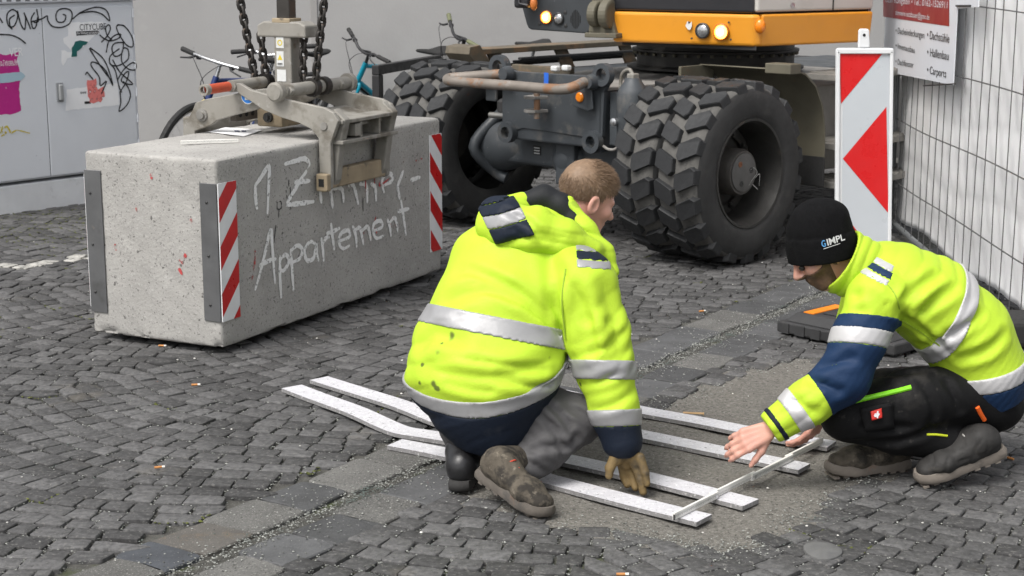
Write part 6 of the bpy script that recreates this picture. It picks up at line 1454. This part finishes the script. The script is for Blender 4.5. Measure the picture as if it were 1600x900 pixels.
for i in pick:
    q = axA@(cc_[i]-cA)
    if ((cc_[i]-ptA(0, -.014, .034))@nn[i]) < .03: continue
    L = .009+.018*max(0, min(1, (q[2]+.01)/.09)); dirv = nrm(nn[i]*.34+axA[1]*.75*max(0, min(1, (q[2]-.02)/.06))-axA[2]*.75*max(0, min(1, (.08-q[2])/.06))+rr_.normal(0, .09, 3)); sdv = nrm(np.cross(dirv, rr_.normal(size=3)))*.0008; p = cc_[i]-nn[i]*.001; b0 = len(vs)
    vs += [p-sdv, p+sdv, p+dirv*L-nn[i]*L*.12]; fs.append([b0, b0+1, b0+2])
tag(mkobj('hair_strands', vs, fs, M_hair, hairA), kind='stuff')
def _gc(pts): return [(d_(*pts[i][:3]), d_(*pts[i+1][:3]), pts[i][3], pts[i+1][3]) for i in range(len(pts)-1)]
gl = _gc([(968, 702, 4.915, .024), (963, 718, 4.91, .021)])+_gc([(978, 702, 4.93, .026), (979, 724, 4.935, .022)])+_gc([(986, 704, 4.915, .024), (994, 722, 4.91, .020)])
gl += _gc([(962, 712, 4.905, .018), (953, 731, 4.895, .0155), (951.5, 743, 4.89, .0125)])+_gc([(971, 722, 4.945, .016), (975, 744, 4.94, .014), (980, 757, 4.925, .0115)])+_gc([(981, 724, 4.945, .016), (989, 748, 4.93, .014), (993, 762, 4.915, .0115)])
gl += _gc([(992, 722, 4.915, .0165), (1001, 748, 4.90, .0145), (1005, 769, 4.89, .0118)])+_gc([(1000, 714, 4.895, .015), (1008, 738, 4.885, .013), (1011, 756, 4.88, .0105)])
fg = folds(81, 90, .003)
def glove(P): return smin(caps(P, gl, .005), chainc(P, [(d_(972, 682, 4.93), .046), (d_(975, 704, 4.925), .036)], .01), .012)+fg(P)
lo, hi = bb([d_(970, 680, 4.93), d_(1000, 790, 4.87)], .12); lo[2] = -.005; g_ = sdf_part('glove', glove, lo, hi, .0034, M_glove, A); g_['label'] = 'dirty yellow-brown work glove touching the ground'
# ------------------------------------------------------------------ squatting worker on the right (profile, facing left)
B = thing('person', V(1.45, 5.05, 0), 'squatting worker in black beanie and yellow and navy hi-vis jacket reaching left', 'person')
sideB = V(0, 1, 0); f32 = np.float32
torB = [(d_(1545, 612, 5.16), .17, .105), (d_(1533, 575, 5.16), .185, .128), (d_(1507, 520, 5.16), .185, .138), (d_(1452, 468, 5.16), .19, .135), (d_(1400, 437, 5.15), .175, .110), (d_(1352, 415, 5.14), .11, .075)]
shB, elB, wrB = d_(1372, 462, 5.02), d_(1318, 590, 4.94), d_(1206, 668, 4.92)
armB = [(d_(1405, 440, 5.08), .085), (shB, .088), (d_(1342, 530, 4.97), .080), (elB, .076), (d_(1262, 630, 4.93), .068), (d_(1212, 664, 4.92), .054)]
shF, elF, wrF = d_(1360, 450, 5.32), d_(1318, 575, 5.36), d_(1288, 642, 5.33)
armF = [(d_(1400, 440, 5.26), .08), (shF, .08), (elF, .07), (wrF, .052)]
def torso_B(P): return loft(P, torB, sideB, .05)
def arm_B(P): return chainc(P, armB, .03)
def base_B(P): return smin(smin(torso_B(P), chainc(P, armF, .03), .04), arm_B(P), .020)
fB1 = folds(103, 24, .006, (V(.7, 0, .7), .12)); fB2 = folds(108, 62, .0012, (V(.6, 0, .8), .3)); fB3 = folds(114, 34, .007, (V(.8, 0, .55), .2))
crB = crease([[(1362, 432), (1395, 450), (1410, 490), (1402, 530)], [(1405, 500), (1445, 520), (1480, 545)], [(1410, 470), (1440, 445), (1462, 430)], [(1420, 500), (1460, 470), (1490, 450)], [(1310, 470), (1340, 462)], [(1302, 490), (1345, 486)], [(1285, 575), (1330, 560)], [(1440, 540), (1490, 520), (1530, 490)], [(1500, 560), (1540, 548), (1570, 520)], [(1240, 625), (1275, 645)], [(1270, 595), (1310, 610)]], base_B, .014, .013)
cufB, cufn = d_(1203, 671, 4.92).astype(f32), nrm(armB[5][0]-armB[3][0]).astype(f32)
hemc = d_(1540, 632, 5.1); hemn = nrm(V(-.42, 0, .9))
def jac_B(P):
    d = base_B(P); w = np.where(arm_B(P) < torso_B(P), fB3(P), fB1(P)); d = d+w*.8+fB2(P)+crB(P); cq_ = (P-cufB)@cufn; d = np.where(arm_B(P) < torso_B(P), np.maximum(d, cq_), d); return np.maximum(d, -((P-hemc.astype(np.float32))@hemn.astype(np.float32)))
loB, hiB = bb([t[0] for t in torB]+[a[0] for a in armB+armF], .24)
sdf_part('jacket', jac_B, loB, hiB, .0065, M_hv2, B)
tB_ = lambda fn: (lambda P: np.maximum(fn(P), (torso_B(P)-arm_B(P))*.8)); aB_ = lambda fn: (lambda P: np.maximum(fn(P), (arm_B(P)-torso_B(P))*.8))
def box(c, r): return c-V(*r), c+V(*r)
# torso: diagonal band over the back, hem band, blue hem
c = d_(1478, 508, 5.0); nb = nrm(d_(1440, 480, 5.0)-d_(1500, 535, 5.0)); 
band(B, 'reflective_band', jac_B, tB_(slab_fn(d_(1484, 506, 5.05), nrm(V(-.80, 0, .40)), .058)), *box(d_(1480, 500, 5.16), (.22, .30, .24)), M_refl2)
hb2 = nrm(V(-.26, 0, .965)); ch_ = d_(1545, 590, 5.05)
band(B, 'reflective_band', jac_B, tB_(slab_fn(ch_, hb2, .052)), *box(d_(1540, 588, 5.16), (.24, .30, .17)), M_refl2)
band(B, 'blue_hem', jac_B, tB_(lambda P: (P-(ch_-hb2*.026).astype(np.float32))@hb2.astype(np.float32)), *box(d_(1540, 625, 5.16), (.24, .30, .17)), M_blue, off=.0034)
# sleeve: navy cap line, white band, blue, yellow forearm, white band
def adir(i): return nrm(armB[i+1][0]-armB[i][0])
u1 = nrm(armB[3][0]-armB[1][0]); u2 = nrm(armB[5][0]-armB[3][0]); q1 = nrm(u1+V(.30, 0, .0))
def seg(c, n, w): return aB_(slab_fn(c, n, w))
pA_ = d_(1342, 508, 4.98); band(B, 'blue_panel', jac_B, seg(d_(1345, 505, 4.98), q1, .045), *box(d_(1345, 505, 4.98), (.15, .15, .10)), M_blue, off=.0034)
band(B, 'reflective_band', jac_B, seg(d_(1338, 527, 4.97), q1, .052), *box(d_(1338, 527, 4.97), (.15, .15, .10)), M_refl2)
def blue_arm(P): return np.maximum(-((P-(d_(1338, 527, 4.97)+q1*.026).astype(f32))@q1.astype(f32)), (P-d_(1278, 612, 4.93).astype(f32))@nrm(u2+V(.1, 0, .15)).astype(f32))
band(B, 'blue_panel', jac_B, aB_(blue_arm), *box(d_(1312, 580, 4.95), (.17, .16, .15)), M_blue, off=.0034)
band(B, 'reflective_band', jac_B, seg(d_(1241, 641, 4.925), u2, .046), *box(d_(1241, 641, 4.925), (.13, .13, .12)), M_refl2)
band(B, 'cuff_tab', jac_B, seg(d_(1214, 664, 4.92), u2, .016), *box(d_(1206, 668, 4.90), (.08, .05, .05)), M_navy, off=.004)
for pth in ([(1362, 432), (1390, 448), (1405, 480), (1403, 520)], [(1408, 500), (1440, 520), (1478, 548)]): seam(pth, jac_B, B)
# shoulder stripes
sy2 = march(1366, 418, base_B); ns = nrm(V(.55, 0, .83)); lim3 = lambda P: np.maximum(np.abs((P-sy2.astype(f32))@nrm(V(.8, 0, -.55)).astype(f32))-.05, (P-sy2.astype(f32))@np.array([0, 1, 0], f32)-.05)
for dz, m, nm in ((.020, M_refl2, 'reflective_band'), (.0, M_blue, 'blue_panel'), (-.022, M_refl2, 'reflective_band')):
    band(B, nm, jac_B, (lambda dz: lambda P: np.maximum(slab_fn(sy2+nrm(V(.4, 0, .9))*dz, V(.4, 0, .9), .021)(P), lim3(P)))(dz), *box(sy2, (.10, .10, .08)), m, off=.002)
# stand-up collar
cb0, cb1 = d_(1368, 432, 5.13), d_(1309, 408, 5.12); cax = nrm(nrm(cb1-cb0)+V(0, 0, .16)); fcol = folds(131, 45, .006, (V(.4, 0, .9), .3))
def collar(P):
    d = rcone(P, cb0, cb1+cax*.06, .098, .112)+fcol(P); q = (P-cb1.astype(f32))@cax.astype(f32); d = np.maximum(d, q); i_ = rcone(P, cb0-cax*.02, cb1+cax*.10, .082, .106); return np.maximum(d, -i_)
sdf_part('collar', collar, cb1-.22, cb1+.24, .0042, M_hv2, B)
# trousers
hpN, knN, anN = d_(1525, 615, 5.08), d_(1322, 648, 5.02), d_(1490, 700, 5.03)
hpF, knF, anF = d_(1525, 615, 5.26), d_(1330, 615, 5.26), d_(1405, 700, 5.16)
fTB = folds(161, 44, .009, (V(.7, 0, .6), .35)); 
def tr0(P):
    d = ell(P, d_(1540, 625, 5.16), (.12, .17, .10)); d = smin(d, chainc(P, [(hpN, .105), (d_(1430, 625, 5.04), .098), (knN, .078)], .03), .04)
    d = smin(d, chainc(P, [(knN, .078), (d_(1400, 675, 5.03), .07), (d_(1480, 690, 5.03), .062)], .02), .03)
    return smin(d, chainc(P, [(hpF, .105), (knF, .078), (d_(1400, 690, 5.18), .062)], .03), .04)
crT = crease([[(1340, 600), (1400, 585), (1450, 580)], [(1330, 690), (1400, 690), (1470, 665)], [(1440, 600), (1460, 640), (1450, 670)], [(1480, 600), (1500, 640)], [(1350, 665), (1420, 668)]], tr0, .012, .011)
def tr_B(P): return tr0(P)+fTB(P)+crT(P)
lo, hi = bb([hpN, knN, anN, hpF, knF, anF], .15); lo[2] = max(lo[2], .03); trB = sdf_part('trousers', tr_B, lo, hi, .0065, M_btr, B)
M_lime = mat('lime_zip', (.25, .75, .02), .5, .1, 20)
def onB(x, y, l=.004): p = march(x, y, tr_B); return p+V(-.1, -.99, .1)*l
def ribbonB(px, w, m, name, l=.004):
    P = [onB(x, y, l) for x, y in px]; MB().tube(P, w, 8).build(name, m, trB, smooth=True)
ribbonB([(1334, 627), (1350, 623), (1380, 616), (1405, 610), (1424, 605)], .0085, M_lime, 'pocket_zip', .0)
ribbonB([(1448, 679), (1462, 679), (1480, 681)], .004, mat('yellow_piping', (.55, .62, .02), .6, .1), 'piping', .0)
ribbonB([(1527, 636), (1532, 646), (1538, 656)], .0075, mat('orange_tag', (.80, .12, .01), .6, .1), 'zip_tag', .002)
def patchB(quad, m, name, l):
    P = []; n = 5
    for i in range(n+1):
        for j in range(n+1):
            u_, v_ = i/n, j/n; x = (quad[0][0]*(1-u_)+quad[1][0]*u_)*(1-v_)+(quad[3][0]*(1-u_)+quad[2][0]*u_)*v_; y = (quad[0][1]*(1-u_)+quad[1][1]*u_)*(1-v_)+(quad[3][1]*(1-u_)+quad[2][1]*u_)*v_; P.append(onB(x, y, l))
    P = np.array(P); A_ = np.c_[np.ones(len(P)), P[:, 0], P[:, 2]]; co, *_ = np.linalg.lstsq(A_, P[:, 1], rcond=None); fit = A_@co; P[:, 1] = np.minimum(P[:, 1], fit-.002)*.5+(fit-.004)*.5-.002
    F_ = [[i*(n+1)+j, (i+1)*(n+1)+j, (i+1)*(n+1)+j+1, i*(n+1)+j+1] for i in range(n) for j in range(n)]
    o = mkobj(name, P, F_, m, trB, smooth=2); md = o.modifiers.new('thick', 'SOLIDIFY'); md.thickness = .004; md.offset = 0; return P
patchB([(1343, 636), (1395, 626), (1396, 668), (1352, 674)], M_btr, 'pocket', .006)
Pq = patchB([(1359, 641), (1376, 636), (1377, 651), (1361, 655)], mat('logo_red', (.62, .03, .02), .5, .06), 'logo_patch', .013)
cq = Pq.mean(0)+V(0, -.004, 0); ux = nrm(Pq[-1-5]-Pq[0]); uz = -nrm(Pq[5]-Pq[0])
MB().prism([(-.010, .0), (-.006, .006), (.0, .005), (.003, .011), (.007, .010), (.006, .004), (.010, -.001), (.004, -.006), (.002, -.011), (-.001, -.011), (-.002, -.006), (-.008, -.005)], cq, ux, uz, (-.001, .001)).build('logo_bird', M_wht, trB)
# boots
tF = np.array(G(1291, 742, .006)); fF = nrm(V(-.95, -.30, 0)); M_sole2 = mat('boot_sole_pale', (.19, .165, .14), .85, .2, 14, .001, 80, spots=[((.25, .13, .075), 9, .62, .08, .6), ((.09, .08, .07), 12, .58, .1, .6)])
boot(B, tF-fF*.30, fF, V(0, 0, 1), M_boot, M_sole2, d_(1408, 690, 5.17), M_lace, 'muddy work boot standing flat on the mortar patch', wid=1.1)
tN = np.array(G(1432, 757, .006)); hN = d_(1560, 712, 4.99); fN = nrm(tN-hN); boot(B, tN-fN*.30, fN, V(-.32, -.10, .93), M_boot3, M_sole2, d_(1500, 690, 5.05), M_lace, 'dark work boot with its heel raised', wid=1.12)
# body: head, hands
cB = d_(1281, 388, 5.12); hfB0, ptB, axB = head_sdf(cB, V(-.80, -.10, -.60), V(-.60, 0, .80))
hB = hand_parts(d_(1203, 672, 4.92), V(-.90, -.05, -.40), V(-.28, -.35, -.80), V(-.10, .85, -.35), [(.40, .55, .35), (.38, .50, .35), (.34, .50, .35), (.28, .45, .3)], sc=.98, spread=.02, thumb=(.62, .70, .20), thumb_curl=.25)
hF = hand_parts(wrF, V(-.45, .1, -.9), V(-.5, -.6, .1), V(-.4, .4, .1), [.3]*4)
hfB = local(hfB0, cB-.24, cB+.24); hBf, hFf = hand_local(hB), hand_local(hF)
def body_B(P):
    d = smin(hfB(P), chainc(P, [(d_(1320, 420, 5.13), .055), (d_(1298, 400, 5.12), .05)], .02), .03)
    d = smin(d, loft(P, [(p, max(a-.06, .05), max(b-.05, .045)) for p, a, b in torB[1:]], sideB, .05), .04)
    d = smin(d, chainc(P, [(p, max(r-.035, .03)) for p, r in armB[1:]], .02), .03); d = smin(d, chainc(P, [(p, max(r-.035, .028)) for p, r in armF], .02), .03)
    d = smin(d, hBf(P), .012); d = smin(d, hFf(P), .012)
    for a, b, c in ((hpN, knN, anN), (hpF, knF, anF)): d = smin(d, chainc(P, [(a, .07), (b, .045), (c, .035)], .03), .03)
    return d
lo, hi = bb([cB, torB[0][0], d_(1130, 720, 4.9), shF, knF, anN, anF, wrF], .15); bodyB = sdf_part('body', body_B, lo, hi, .0045, M_skin, B)
for s in (-1, 1): MB().ball(ptB(.031*s, .086, -.008), .0105, 10, 8).build('eye', MATS['eye_dark'], bodyB, smooth=True)
M_beard = mat('short_beard', (.10, .055, .032), .7, .3, 60)
def beard(P):
    q = (P-cB.astype(f32))@axB.T.astype(f32); d = hfB(P)-.0025; lim = np.maximum(np.maximum(q[:, 2]+.035-np.clip((.04-q[:, 1])/.05, 0, 1)*.05, -(q[:, 1]+.005)), -.11-q[:, 2]); lim = np.maximum(lim, np.minimum(q[:, 1]-.075, .06-np.abs(q[:, 0])*9)); return np.maximum(np.maximum(d, -(d+.008)), lim*.8)
sdf_part('beard', beard, cB-.17, cB+.17, .0035, M_beard, B)
MB().tube([ptB(.018, .094, .012), ptB(.034, .088, .016), ptB(.048, .072, .012)], [.0035, .0045, .003], 6).build('eyebrow', M_beard, bodyB); MB().tube([ptB(-.018, .094, .012), ptB(-.034, .088, .016), ptB(-.048, .072, .012)], [.0035, .0045, .003], 6).build('eyebrow', M_beard, bodyB)
# beanie with a folded brim
M_knit = mat('black_knit', (.0055, .0055, .006), .95, .25, 60, .0015, 260, spec=.12, spots=[((.03, .03, .03), 200, .68, .05, .5)])
hatc = d_(1281, 366, 5.12); hup = nrm(V(-.16, 0, .98)); hfw = nrm(V(-.98, 0, -.16)); hax = np.array([np.cross(hfw, hup), hfw, hup]); fhat = folds(171, 60, .004)
def hat(P):
    q = (P-hatc.astype(f32))@hax.T.astype(f32)
    d = ell(P, hatc+hup*.005, (.094, .106, .108), hax); d = smin(d, ell(P, hatc+hup*.055-hfw*.01, (.078, .086, .055), hax), .02)
    br = ell(P, hatc-hup*.040, (.100, .113, .16), hax); br = np.maximum(br, np.abs(q[:, 2]+.040-.10*q[:, 1]*0)-.040); d = np.maximum(d, -(q[:, 2]+.07))
    return smin(d, br, .006)+fhat(P)*(q[:, 2] > -.005)
sdf_part('beanie', hat, hatc-.19, hatc+.19, .0045, M_knit, B)
def onhat(x, y, l=.002): p = march(x, y, hat); return p+V(.35, -.93, 0)*l
o0, o1 = onhat(1283, 386, .004), onhat(1319, 374, .004); hu = nrm(o1-o0); hvv = nrm(Z3-hu*(Z3@hu)+V(.1, 0, 0)); Lh = float(np.linalg.norm(o1-o0))
M_logo = mat('logo_white', (.75, .75, .75), .6, .05); M_logob = mat('logo_blue', (.12, .38, .75), .6, .05)
beanie = [o for o in B.children if o.name.startswith('beanie')][0]
text('lettering', 'G', o0, hu, hvv, .030, M_logob, beanie, lift=.003, wfit=Lh*.18, width=.02); text('lettering', 'IMPL', o0+hu*Lh*.22, hu, hvv, .030, M_logo, beanie, lift=.003, wfit=Lh*.78, width=.02)
MB().obox(o0-hvv*.007+hu*Lh*.05+np.cross(hu, hvv)*.003, hu*Lh*.72, hvv*.0018, np.cross(hu, hvv)*.0004).build('logo_line', M_logo, beanie)
